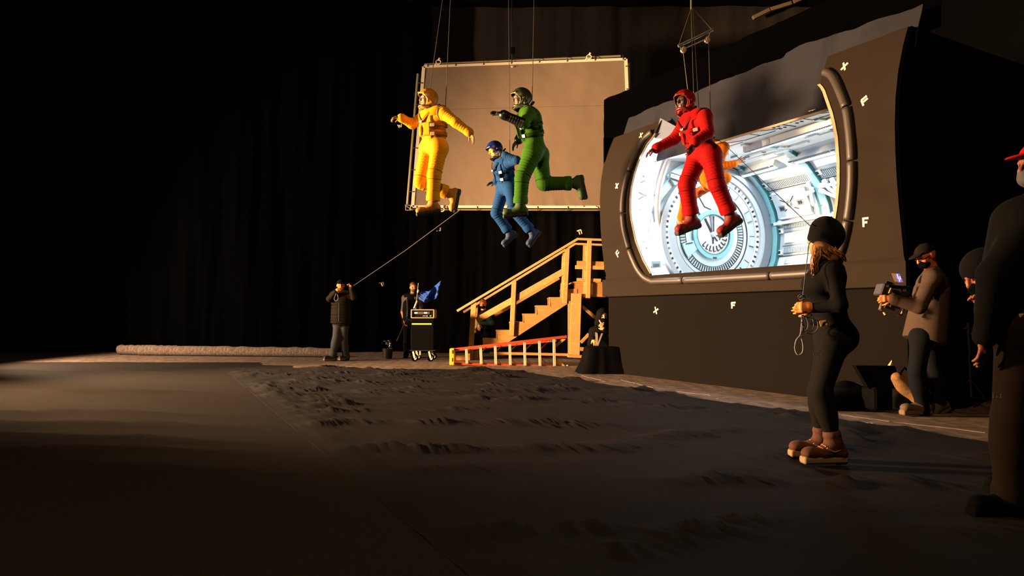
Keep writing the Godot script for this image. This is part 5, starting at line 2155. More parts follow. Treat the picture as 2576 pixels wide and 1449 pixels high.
# ---------------------------------------------------------------- performers in space suits
func helmet(t: Node3D, h: Dictionary, shell: Material, lining: Material, trim: Material, visor := true) -> void:
	var s: float = h.s
	var b: Basis = h.b
	var p := [ell(at_head(h, 0, 0.03, -0.008), b, Vector3(0.124, 0.132, 0.142) * s, "shell", {"k": 0.01})]
	p.append(cap(at_head(h, -0.1, -0.06, -0.03), at_head(h, -0.062, -0.118, 0.06), 0.026 * s, 0.018 * s, "shell", {"k": 0.03}))
	p.append(cap(at_head(h, 0.1, -0.06, -0.03), at_head(h, 0.062, -0.118, 0.06), 0.026 * s, 0.018 * s, "shell", {"k": 0.03}))
	p.append(cap(at_head(h, -0.062, -0.118, 0.06), at_head(h, 0, -0.126, 0.1), 0.018 * s, 0.016 * s, "shell", {"k": 0.02}))
	p.append(cap(at_head(h, 0.062, -0.118, 0.06), at_head(h, 0, -0.126, 0.1), 0.018 * s, 0.016 * s, "shell", {"k": 0.02}))
	# brim
	p.append(cap(at_head(h, -0.085, 0.072, 0.085), at_head(h, 0, 0.08, 0.135), 0.012 * s, 0.012 * s, "shell", {"k": 0.02}))
	p.append(cap(at_head(h, 0.085, 0.072, 0.085), at_head(h, 0, 0.08, 0.135), 0.012 * s, 0.012 * s, "shell", {"k": 0.02}))
	p.append(ell(at_head(h, 0, 0.02, -0.005), b, Vector3(0.106, 0.114, 0.124) * s, "lining", {"sub": true, "k": 0.006}))
	p.append(ell(at_head(h, 0, -0.026, 0.14), b, Vector3(0.14, 0.1, 0.118) * s, "lining", {"sub": true, "k": 0.012}))
	p.append(ell(at_head(h, 0, -0.16, -0.03), b, Vector3(0.085, 0.1, 0.09) * s, "lining", {"sub": true, "k": 0.01}))
	var hm := put_mesh(sdf_mesh(p, 0.0046, {"shell": shell, "lining": lining}), "helmet", t)
	var q := S()
	var path := []
	for e in [[0, 0.075, 0.137], [0.06, 0.068, 0.12], [0.1, 0.045, 0.07], [0.115, -0.015, 0.035], [0.108, -0.068, 0.036], [0.08, -0.112, 0.066], [0.036, -0.125, 0.104], [0, -0.127, 0.116], [-0.036, -0.125, 0.104], [-0.08, -0.112, 0.066], [-0.108, -0.068, 0.036], [-0.115, -0.015, 0.035], [-0.1, 0.045, 0.07], [-0.06, 0.068, 0.12]]:
		path.append(at_head(h, e[0], e[1], e[2]))
	tube(q, path, 0.005 * s, 6, true)
	put(q, "helmet_trim", trim, hm)
	for e in [-1.0, 1.0]:
		q = S()
		var c := at_head(h, 0.112 * e, -0.01, -0.022)
		lathe(q, [[0.0, 0.02], [0.014, 0.02], [0.018, 0.012], [0.03, 0.014], [0.036, 0.006], [0.037, -0.01]], Transform3D(Basis(h.f, h.r * e, h.u).scaled(Vector3(s, s, s)), c), 18)
		put(q, "ear_disc", shell, hm)
		q = S()
		lathe(q, [[0.0, 0.016], [0.02, 0.016], [0.026, 0.006], [0.026, -0.01]], Transform3D(Basis(h.f, h.r * e, h.u).scaled(Vector3(s, s, s)), at_head(h, 0.104 * e, -0.078, -0.03)), 14)
		put(q, "valve", trim, hm)
	q = S()
	beam(q, at_head(h, 0, -0.065, -0.135), at_head(h, 0, -0.045, -0.175), 0.03 * s, 0.09 * s, h.u, 0.006)
	put(q, "neck_latch", lining, hm)


func collar(t: Node3D, h: Dictionary, n: Vector3, m: Material) -> void:
	var up: Vector3 = (h.u * 0.85 + h.f * -0.35).normalized()
	var b := frame(up, h.f)
	for k in 4:
		var q := S()
		var c: Vector3 = n.lerp(at_head(h, 0, -0.14, 0.022), 0.12 + 0.27 * k)
		tube(q, ring(c, Basis(b.y, b.z, b.x), 0.118 - 0.004 * k, 0.11 - 0.004 * k, 28), 0.018, 8, true)
		put(q, "collar_ring", m, t)


func ribbon(st: SurfaceTool, pts: Array, nrm: Vector3, wide: float, thick: float) -> void:
	var n := pts.size() - 1
	slab(st, func(u: float, v: float) -> Vector3:
		var i := mini(int(u * n), n - 1)
		var f := u * n - i
		var d: Vector3 = pts[i].direction_to(pts[i + 1])
		return pts[i].lerp(pts[i + 1], f) + d.cross(nrm).normalized() * wide * (v - 0.5), n, 1, thick, func(_u: float, _v: float) -> Vector3: return nrm)


func suit_gear(t: Node3D, J: Dictionary, o: Dictionary, vest_m: Material, strap_m: Material, metal: Material, front := 1.0) -> void:
	var sl: Vector3 = J.arms[0][0]
	var sr: Vector3 = J.arms[1][0]
	var side := (sl - sr).normalized()
	var up: Vector3 = (J.neck - J.hip).normalized()
	var face := side.cross(up).normalized()
	up = face.cross(side)
	var wide: float = o.wide
	var tor: Array = o.torso
	var w := {"k": 0.03, "axis": side, "wide": wide}
	var low: Vector3 = J.waist + up * 0.0
	var p := [cap(J.chest, low, tor[0] + 0.022, tor[1] + 0.024, "vest", w), cap(J.chest.lerp(sl, 0.45), J.chest.lerp(sr, 0.45), tor[0] * 0.84 + 0.016, tor[0] * 0.84 + 0.016, "vest", {"k": 0.05})]
	for e in [sl, sr]:
		p.append(cap(J.neck.lerp(J.chest, 0.3), J.neck.lerp(e, 0.65), o.neck + 0.02, o.neck + 0.02, "vest", {"k": 0.04}))
	# open at the front and cut off at the waist
	p.append(rbox(low - up * 0.2, Basis(side, up, face), Vector3(0.4, 0.16, 0.4), 0.01, "vest", {"sub": true, "k": 0.01}))
	for e in [-1.0, 1.0]:  # sides left open
		p.append(rbox(J.chest.lerp(low, 0.55) + side * e * 0.235, Basis(side, up, face), Vector3(0.1, 0.16, 0.4), 0.012, "vest", {"sub": true, "k": 0.006}))
	put_mesh(sdf_mesh(p, 0.008, {"vest": vest_m}), "vest", t)
	# front placket and pockets
	var fr: Vector3 = face * (tor[0] + 0.03)
	for e in [-1.0, 1.0]:
		var q := S()
		box(q, J.chest.lerp(low, 0.55) + face * (tor[0] * 0.99 + 0.018) + side * e * 0.075, Vector3(0.1, 0.17, 0.03), Basis(side, up, face).rotated(up, e * 0.45 * front), 0.01)
		put(q, "vest_pocket", vest_m, t)
	# crossed harness straps with buckles
	for e in [-1.0, 1.0]:
		var q := S()
		var pts := []
		for k in 9:
			var f := k / 8.0
			var lat := lerpf(0.13 * e, -0.1 * e, f)
			var c: Vector3 = J.neck.lerp(J.chest, 0.35).lerp(low + up * 0.08, f)
			pts.append(c + side * lat + face * (sqrt(maxf(1.0 - pow(lat / (tor[0] * wide + 0.05), 2.0), 0.1)) * (lerpf(tor[0] * 0.9, tor[1] + 0.02, f) + 0.02 + 0.03 * sin(f * PI))))
		ribbon(q, pts, face, 0.038, 0.009)
		var st := put(q, "harness_strap", strap_m, t)
		q = S()
		box(q, pts[4] + face * 0.01, Vector3(0.035, 0.024, 0.01), Basis(side, up, face).rotated(face, 0.7 * e), 0.004)
		put(q, "buckle", metal, st)
	# dark piping round the armholes, at the knees and down the legs
	for i in 2:
		var a: Array = J.arms[i]
		var q := S()
		var dir: Vector3 = ((a[0] - J.chest).normalized() + (a[1] - a[0]).normalized() * 0.6).normalized()
		var fb := frame(dir, up)
		tube(q, ring(a[0] - dir * 0.015, Basis(fb.y, fb.z, fb.x), o.arm[0] + 0.026, o.arm[0] + 0.02, 26), 0.007, 6, true)
		put(q, "armhole_piping", strap_m, t)
	for l in J.legs:
		for e in [[0.86, 0], [0.16, 1]]:
			var q := S()
			var a: Vector3 = l[e[1]].lerp(l[e[1] + 1], e[0])
			var fb := frame(l[e[1] + 1] - l[e[1]], face)
			var r: float = lerpf(o.leg[e[1]], o.leg[e[1] + 1], e[0]) + 0.002
			tube(q, ring(a, Basis(fb.y, fb.z, fb.x), r, r, 26), 0.005, 6, true)
			put(q, "knee_seam", strap_m, t)
	# belts
	for k in [[0.035, 0.055], [0.15, 0.04]]:
		var q := S()
		var f: float = k[0] / maxf(J.chest.distance_to(low), 0.05)
		var r := lerpf(tor[1], tor[0], f) + 0.024
		band(q, low + up * k[0], side, face, up, r * wide, r, k[1], 0.012)
		var bl := put(q, "belt", strap_m, t)
		for e in [-1.0, 1.0]:
			q = S()
			var ang: float = PI / 2 - e * 0.75
			var c: Vector3 = low + up * k[0] + side * cos(ang) * (r * wide + 0.014) + face * sin(ang) * (r + 0.014)
			box(q, c, Vector3(0.06, 0.045, 0.016), frame(side * -sin(ang) * wide + face * cos(ang), up), 0.004)
			put(q, "buckle", metal, bl)


func suited(label: String, J: Dictionary, col: Color, skin: Color, glove: Color, collar_c: Color, o := {}) -> Node3D:
	var t := thing("person", label, "person", J.hip - Vector3(0, 0.9, 0), "performers in space suits")
	var cl := cloth(col, 0.75, 0.3)
	var dark := cloth(Color(col.r * 0.7, col.g * 0.66, col.b * 0.66), 0.6)
	var m := base_mats(skin, cl, cl, tex(mat(Color(col.r * 0.8, col.g * 0.76, col.b * 0.76), 0.75), M.soft_tex, Vector3(5, 5, 5)), mat(Color(0.06, 0.05, 0.045), 0.7))
	m.glove = mat(glove, 0.6)
	m.fore = mat(o.get("fore", col), 0.7)
	for k in o.get("mats", {}):
		m[k] = o.mats[k]
	var k: float = o.get("size", 1.0)
	var c := {"torso": [0.148 * k, 0.132 * k, 0.14 * k], "wide": 1.2, "neck": 0.07 * k, "arm": [0.083 * k, 0.07 * k, 0.056 * k], "leg": [0.12 * k, 0.098 * k, 0.088 * k], "hem_at": 0.16, "rib": 0.006, "cell": 0.0082, "head_cell": 0.0055, "hand_m": "glove", "suit": true, "ground": -1.0, "cuff": 0.008, "hem": 0.01, "shaft": 0.17, "boot_r": 0.06 * k, "foot": 1.12 * k, "shoe_name": "boot", "mats": m, "hand": 1.05 * k}
	for e in o.get("cfg", {}):
		c[e] = o.cfg[e]
	figure(t, J, c)
	var sh := tex(mat(Color(col.r * 0.95, col.g * 0.92, col.b * 0.9), 0.38), M.soft_tex, Vector3(6, 6, 6))
	helmet(t, J.head, sh if not o.has("helmet") else o.helmet, mat(Color(0.07, 0.06, 0.055), 0.8), mat(o.get("trim", Color(0.72, 0.55, 0.2)), 0.45))
	collar(t, J.head, J.neck, mat(collar_c, 0.35))
	suit_gear(t, J, c, cloth(col, 0.75, 0.2), dark, o.get("metal", M.pipe))
	return t


func build_suited() -> void:
	# yellow
	var d := 9.4
	var head := head_frame(P(1076, 252, d), Vector3(-0.88, 0.02, 0.42), Vector3(0.12, 1, 0))
	suited("person in a yellow padded space suit and helmet hanging before the tan screen", {
		"head": head, "neck": P(1083, 278, d), "chest": P(1088, 303, d), "waist": P(1092, 346, d), "hip": P(1093, 367, d),
		"arms": [[P(1116, 285, d - 0.16), P(1146, 308, d - 0.28), P(1180, 333, d - 0.3), Vector3(0.55, -0.85, 0.1), Vector3(-0.6, -0.3, 0.3), 0.35, 0.5], [P(1068, 294, d + 0.17), P(1037, 312, d + 0.2), P(1010, 297, d + 0.1), Vector3(-0.95, 0.1, 0.1), Vector3(-0.1, -1, 0), 0.8, 0.4]],
		"legs": [[P(1105, 372, d - 0.07), P(1092, 440, d - 0.12), P(1089, 512, d - 0.1), P(1058, 553, d - 0.12)], [P(1078, 372, d + 0.08), P(1058, 458, d + 0.05), P(1132, 487, d + 0.15), P(1148, 520, d + 0.15)]]},
		Color(0.98, 0.69, 0.04), Color(0.62, 0.42, 0.24), Color(0.5, 0.36, 0.12), Color(0.42, 0.27, 0.1), {"mats": {"hair": M.black}})
	# green
	d = 9.2
	head = head_frame(P(1311, 250, d), Vector3(-0.97, -0.06, 0.2), Vector3(-0.1, 1, 0))
	suited("person in a green padded space suit and helmet, one leg kicked back", {
		"head": head, "neck": P(1323, 274, d), "chest": P(1332, 302, d), "waist": P(1339, 344, d), "hip": P(1346, 372, d),
		"arms": [[P(1330, 287, d - 0.19), P(1318, 311, d - 0.38), P(1267, 289, d - 0.42), Vector3(-0.97, 0.2, 0.05), Vector3(0, -1, 0.2), 0.2, 0.7], [P(1322, 290, d + 0.2), P(1318, 325, d + 0.3), P(1305, 352, d + 0.25), Vector3(-0.6, -0.6, 0), Vector3(0, -1, 0.2), 0.4, 0.4]],
		"legs": [[P(1340, 384, d - 0.1), P(1313, 448, d - 0.14), P(1309, 518, d - 0.12), P(1279, 552, d - 0.12)], [P(1356, 388, d + 0.09), P(1368, 462, d + 0.1), P(1444, 461, d + 0.12), P(1476, 484, d + 0.12)]]},
		Color(0.24, 0.46, 0.08), Color(0.34, 0.28, 0.2), Color(0.08, 0.07, 0.06), Color(0.22, 0.25, 0.12), {"mats": {"fore": mat(Color(0.07, 0.065, 0.06), 0.35)}, "cfg": {"fore_m": "fore", "leg": [0.128, 0.1, 0.09]}, "trim": Color(0.38, 0.38, 0.22), "helmet": tex(mat(Color(0.22, 0.26, 0.1), 0.4), M.soft_tex, Vector3(6, 6, 6))})
	# blue
	d = 10.8
	head = head_frame(P(1245, 378, d), Vector3(-0.85, -0.42, 0.3), Vector3(-0.42, 0.88, 0.05), 0.95)
	var bl := suited("person in a blue padded space suit, smaller, head bowed, hand behind the neck", {
		"head": head, "neck": P(1257, 400, d), "chest": P(1267, 420, d), "waist": P(1273, 454, d), "hip": P(1276, 472, d),
		"arms": [[P(1279, 410, d - 0.17), P(1300, 403, d - 0.36), P(1270, 390, d - 0.3), Vector3(-0.9, 0.2, 0.1), Vector3(-0.2, 0, -1), 0.5, 0.2], [P(1258, 412, d + 0.17), P(1254, 440, d + 0.2), P(1247, 458, d + 0.1), Vector3(-0.9, -0.15, 0), Vector3(0, -1, 0.2), 0.35, 0.6]],
		"legs": [[P(1286, 476, d - 0.08), P(1291, 528, d - 0.12), P(1338, 583, d - 0.05), P(1344, 625, d - 0.05)], [P(1266, 476, d + 0.08), P(1248, 536, d + 0.08), P(1281, 585, d + 0.12), P(1276, 625, d + 0.12)]]},
		Color(0.09, 0.3, 0.54), Color(0.72, 0.62, 0.25), Color(0.1, 0.1, 0.11), Color(0.045, 0.04, 0.04), {"size": 0.9, "trim": Color(0.06, 0.06, 0.07), "metal": mat(Color(0.6, 0.7, 0.85), 0.5), "helmet": tex(mat(Color(0.09, 0.17, 0.45), 0.35), M.soft_tex, Vector3(6, 6, 6))})
	# red
	d = 8.5
	head = head_frame(P(1722, 257, d), Vector3(-0.82, -0.04, 0.5), Vector3(-0.15, 1, 0.05))
	suited("person in a red padded space suit and helmet hanging before the lit opening", {
		"head": head, "neck": P(1738, 285, d), "chest": P(1750, 314, d), "waist": P(1759, 356, d), "hip": P(1768, 380, d),
		"arms": [[P(1773, 296, d - 0.2), P(1781, 333, d - 0.36), P(1748, 357, d - 0.42), Vector3(-0.45, -0.85, 0.1), Vector3(-0.5, 0.2, -0.6), 0.45, 0.35], [P(1724, 312, d + 0.16), P(1697, 350, d + 0.15), P(1652, 373, d + 0.1), Vector3(-0.8, -0.35, 0.1), Vector3(-0.2, -1, 0.1), 0.5, 0.5]],
		"legs": [[P(1788, 390, d - 0.1), P(1803, 463, d - 0.14), P(1837, 543, d - 0.1), P(1826, 597, d - 0.12)], [P(1757, 392, d + 0.08), P(1727, 464, d + 0.0), P(1739, 548, d + 0.06), P(1710, 594, d + 0.02)]]},
		Color(0.68, 0.02, 0.025), Color(0.24, 0.13, 0.07), Color(0.28, 0.06, 0.04), Color(0.38, 0.06, 0.04), {"size": 1.08, "trim": Color(0.5, 0.2, 0.15)})
	# orange, mostly behind the red one
	d = 10.25
	head = head_frame(P(1752, 352, d), Vector3(-0.9, -0.3, 0.1), Vector3(-0.3, 0.9, 0))
	suited("person in an orange padded space suit floating behind the red suit", {
		"head": head, "neck": P(1764, 372, d), "chest": P(1776, 388, d), "waist": P(1783, 425, d), "hip": P(1785, 446, d),
		"arms": [[P(1794, 368, d - 0.15), P(1822, 370, d - 0.25), P(1812, 405, d - 0.15), Vector3(-0.3, -0.9, 0), Vector3(-0.8, 0, 0.4), 0.6, 0.3], [P(1762, 396, d + 0.1), P(1728, 480, d + 0.05), P(1714, 548, d), Vector3(-0.2, -0.95, 0), Vector3(-0.6, 0, 0.6), 0.25, 0.9]],
		"legs": [[P(1794, 446, d - 0.06), P(1826, 447, d - 0.18), P(1786, 470, d + 0.2), P(1770, 480, d + 0.2)], [P(1782, 446, d + 0.08), P(1796, 464, d - 0.1), P(1775, 472, d + 0.28), P(1762, 478, d + 0.3)]]},
		Color(1.0, 0.5, 0.03), Color(0.45, 0.27, 0.15), Color(0.62, 0.33, 0.13), Color(0.5, 0.26, 0.05), {"size": 1.05, "cfg": {"leg": [0.1, 0.08, 0.07], "extra": [cap(P(1796, 424, d - 0.1), P(1846, 412, d - 0.2), 0.075, 0.055, "top", {"rib": 0.008})] + hand_prims(P(1847, 412, d - 0.2), Vector3(0.85, 0.5, 0.1), Vector3(0.3, -0.5, 0.7), 0.15, 1.0, 1.05, "glove", 1.0)}})


# ---------------------------------------------------------------- crew
func soft_cap(t: Node3D, h: Dictionary, m: Material, brim := true, called := "cap") -> void:
	var b: Basis = h.b
	var s: float = h.s
	var p := [ell(at_head(h, 0, 0.055, -0.012), b, Vector3(0.086, 0.083, 0.106) * s, "cloth", {"k": 0.02})]
	if brim:
		p.append(ell(at_head(h, 0, 0.058, 0.1), b.rotated(h.r, -0.12), Vector3(0.072, 0.011, 0.075) * s, "cloth", {"k": 0.012}))
	p.append(rbox(at_head(h, 0, -0.06, -0.03), b, Vector3(0.2, 0.1, 0.12) * s, 0.005, "cloth", {"sub": true, "k": 0.005}))
	var o := put_mesh(sdf_mesh(p, 0.007, {"cloth": m}), called, t)
	var q := S()
	lathe(q, [[0.0, 0.006], [0.009, 0.004], [0.01, -0.004]], Transform3D(Basis(h.r, h.u, h.f), at_head(h, 0, 0.138, -0.012)), 8)
	put(q, "cap_button", m, o)


func face_mask(t: Node3D, h: Dictionary, m: Material) -> void:
	var b: Basis = h.b
	var s: float = h.s
	var p := [ell(at_head(h, 0, -0.055, 0.052), b, Vector3(0.064, 0.052, 0.064) * s, "cloth", {"k": 0.015}), ell(at_head(h, 0, -0.03, 0.085), b, Vector3(0.03, 0.025, 0.036) * s, "cloth", {"k": 0.02})]
	var o := put_mesh(sdf_mesh(p, 0.007, {"cloth": m}), "face_mask", t)
	for e in [-1.0, 1.0]:
		var q := S()
		tube(q, [at_head(h, 0.05 * e, -0.03, 0.07), at_head(h, 0.08 * e, 0.0, 0.0), at_head(h, 0.085 * e, 0.02, -0.02)], 0.003, 5)
		put(q, "ear_loop", m, o)


func build_crew() -> void:
	var blk := cloth(Color(0.05, 0.047, 0.048), 0.85)
	var blk2 := cloth(Color(0.07, 0.066, 0.068), 0.85)
	build_woman(blk2)
	build_cameraman()
	build_rope_man()
	build_cart_man(blk)
	build_stair_man(blk)
	build_hooded(blk)
	build_edge_people(blk)


func build_woman(blk: Material) -> void:
	var d := 4.66
	var t := thing("person", "woman in black clothes and beanie with long wavy hair, holding coiled rope", "person", G(2072, 1165))
	var trousers := cloth(Color(0.1, 0.09, 0.085), 0.85)
	var suede := tex(mat(Color(0.36, 0.16, 0.06), 0.85), M.soft_tex, Vector3(8, 8, 8))
	var m := base_mats(Color(0.8, 0.5, 0.34), blk, trousers, suede, mat(Color(0.5, 0.42, 0.3), 0.7))
	m.hand_skin = mat(Color(0.86, 0.52, 0.25), 0.6)
	var hd := head_frame(P(2072, 603, d), Vector3(-0.52, 0.08, -0.85), Vector3(0.1, 1, 0.0), 0.98)
	var J := {"head": hd, "neck": P(2080, 650, d), "chest": P(2078, 705, d), "waist": P(2086, 790, d), "hip": P(2096, 838, d),
		"arms": [[P(2096, 682, d - 0.16), P(2113, 768, d - 0.24), P(2046, 775, d - 0.14), Vector3(-0.97, 0.08, 0.0), Vector3(0.0, -0.25, -1), 1.35, 0.0], [P(2078, 684, d + 0.16), P(2084, 762, d + 0.22), P(2046, 770, d + 0.06)]],
		"legs": [[P(2100, 855, d - 0.085), P(2066, 985, d - 0.09), P(2098, 1116, d - 0.1), P(2052, 1172, d - 0.12)], [P(2092, 855, d + 0.075), P(2058, 980, d + 0.08), P(2068, 1105, d + 0.1), P(2010, 1152, d + 0.1)]]}
	figure(t, J, {"torso": [0.118, 0.1, 0.125], "wide": 1.22, "neck": 0.05, "arm": [0.058, 0.046, 0.034], "leg": [0.096, 0.063, 0.044], "hand_m": "hand_skin", "cell": 0.011, "head_cell": 0.0055, "hand_cell": 0.004, "shaft": 0.06, "boot_r": 0.05, "foot": 1.02, "boot_cell": 0.006, "ground": 0.025, "mats": m, "hand": 1.0,
		"extra": [ell(P(2048, 716, d - 0.02), Basis.IDENTITY, Vector3(0.07, 0.075, 0.13), "top", {"k": 0.06}), ell(P(2116, 848, d), Basis.IDENTITY, Vector3(0.088, 0.1, 0.165), "low", {"k": 0.06})]})
	# beanie
	var b: Basis = hd.b
	put_mesh(sdf_mesh([ell(P(2076, 584, d), Basis(Vector3.FORWARD, -0.12), Vector3(0.104, 0.112, 0.1), "knit", {"k": 0.03}), ell(P(2090, 594, d), Basis.IDENTITY, Vector3(0.086, 0.094, 0.108), "knit", {"k": 0.04}), cap(P(2049, 598, d), P(2090, 625, d), 0.03, 0.03, "knit", {"k": 0.04, "axis": Vector3(0, 0, 1), "wide": 2.6})], 0.007, {"knit": cloth(Color(0.05, 0.05, 0.055), 0.95, 0.3)}), "beanie", t)
	# hair: a soft mass with separate locks
	var hair := tex(mat(Color(0.46, 0.29, 0.13), 0.5), M.grain_tex, Vector3(6, 2, 6))
	var lock := mat(Color(0.66, 0.46, 0.21), 0.4)
	var hp := [cap(P(2060, 622, d - 0.04), P(2052, 672, d - 0.07), 0.045, 0.03, "hair", {"k": 0.03}), cap(P(2072, 628, d - 0.07), P(2095, 652, d - 0.1), 0.045, 0.04, "hair", {"k": 0.04}), cap(P(2085, 632, d - 0.04), P(2108, 656, d - 0.05), 0.05, 0.035, "hair", {"k": 0.04}), cap(P(2052, 655, d - 0.07), P(2049, 690, d - 0.08), 0.03, 0.012, "hair", {"k": 0.03}), cap(P(2075, 635, d + 0.03), P(2085, 655, d + 0.05), 0.06, 0.05, "hair", {"k": 0.04})]
	var ho := put_mesh(sdf_mesh(hp, 0.008, {"hair": hair}), "hair", t)
	var rng := RandomNumberGenerator.new()
	rng.seed = 5
	for k in 84:
		var q := S()
		var front := k < 44
		var x := rng.randf_range(2050, 2064) if front else rng.randf_range(2064, 2106)
		var y := rng.randf_range(618, 632)
		var z := d - 0.085 - rng.randf() * 0.02
		var pts := []
		var len := rng.randf_range(48, 74) if front else rng.randf_range(20, 36)
		var ph := rng.randf() * 6.0
		for j in 7:
			var f := j / 6.0
			pts.append(P(x + (-8.0 if front else 24.0) * f + sin(f * 6.0 + ph) * 4.0, y + len * f, z - 0.03 * sin(f * 3.0)))
		tube(q, smooth_path(pts, 3), rng.randf_range(0.0022, 0.0038), 5)
		put(q, "hair_lock", lock if k % 3 else hair, ho)
	# belt plate
	var q := S()
	beam(q, P(2062, 815, d - 0.12), P(2081, 811, d - 0.145), 0.04, 0.008, Vector3.UP, 0.003)
	put(q, "belt_buckle", mat(Color(0.75, 0.6, 0.36), 0.35, 0.7), t)
	q = S()
	band(q, P(2087, 812, d), Vector3(0, 0, 1), Vector3(-1, 0, 0), Vector3.UP, 0.136, 0.112, 0.035, 0.006)
	put(q, "belt", M.black, t)
	# maker's mark on the trousers: a small outlined bar with a leaping line above
	q = S()
	for e in [[2047, 888.5, 2064, 888.5], [2047, 893.5, 2064, 893.5], [2047, 888.5, 2047, 893.5], [2064, 888.5, 2064, 893.5], [2057, 885.5, 2061, 883.5], [2061, 883.5, 2066, 887.5]]:
		beam(q, P(e[0], e[1], d - 0.183), P(e[2], e[3], d - 0.183), 0.002, 0.002, Vector3.UP, 0.0)
	var mark := put(q, "trouser_mark", mat(Color(0.28, 0.24, 0.22), 0.6), t)
	var word := TextMesh.new()
	word.text = "PUMA"
	var font := SystemFont.new()
	font.font_names = PackedStringArray(["Droid Sans"])
	font.font_weight = 700
	word.font = font
	word.font_size = 16
	word.pixel_size = 0.0009
	word.depth = 0.001
	word.material = mat(Color(0.3, 0.26, 0.24), 0.6)
	var wo := MeshInstance3D.new()
	wo.name = "lettering"
	wo.mesh = word
	mark.add_child(wo)
	wo.position = P(2055.5, 891, d - 0.184)
	# shoe details: laces, side stripe, toe cap
	for l in J.legs:
		var fd: Vector3 = (l[3] - l[2])
		fd.y = 0
		fd = fd.normalized()
		var sd := fd.cross(Vector3.UP)
		for k in 5:
			q = S()
			var c: Vector3 = l[2] + fd * (0.03 + 0.022 * k) + Vector3(0, 0.012 - 0.013 * k, 0)
			tube(q, [c - sd * 0.03, c + Vector3(0, 0.012, 0) + fd * 0.012, c + sd * 0.03], 0.0045, 5)
			put(q, "lace", mat(Color(0.55, 0.38, 0.2), 0.8), t)
		q = S()
		tube(q, smooth_path([l[2] + sd * -0.05 + Vector3(0, -0.02, 0) + fd * 0.08, l[2] + sd * -0.052 + Vector3(0, -0.045, 0) + fd * 0.03, l[2] + sd * -0.05 + Vector3(0, -0.03, 0) - fd * 0.02], 4), 0.006, 5)
		put(q, "side_stripe", mat(Color(0.6, 0.42, 0.28), 0.7), t)
	# coiled rope in the fist
	t = thing("rope_coil", "grey rope coiled in the woman's fist with one long hanging loop", "rope", P(2018, 780, d - 0.1))
	var z := d - 0.14
	for lp in [[[2012, 754], [2008, 746], [2015, 741], [2021, 748], [2016, 756]], [[2014, 756], [2012, 748], [2022, 743], [2024, 750], [2017, 757]], [[2017, 792], [2017, 812], [2022, 826], [2020, 836], [2013, 843]], [[2024, 792], [2032, 808], [2032, 825], [2024, 835]], [[2030, 797], [2044, 803], [2047, 820], [2042, 831], [2030, 830]], [[2026, 794], [2040, 800], [2056, 808], [2056, 828], [2042, 840], [2028, 835]], [[2019, 792], [2016, 820], [2013, 842], [2003, 856], [1999.5, 878], [2007, 893], [2018, 887], [2020, 870], [2016, 850]], [[2018, 792], [2020, 812], [2018, 830], [2012, 846]], [[2028, 793], [2033, 800], [2040, 797], [2042, 790]], [[2015, 810], [2021, 816], [2026, 826]]]:
		var pts := []
		for p in lp:
			pts.append(P(p[0], p[1], z + 0.01 * sin(p[0])))
		q = S()
		tube(q, smooth_path(pts, 5), 0.0035, 6)
		put(q, "rope_loop", M.rope if lp.size() > 7 else M.rope_dark, t)
	q = S()
	tube(q, [P(2013, 846.5, z), P(2020, 846, z)], 0.005, 6)
	put(q, "rope_clip", M.metal, t)


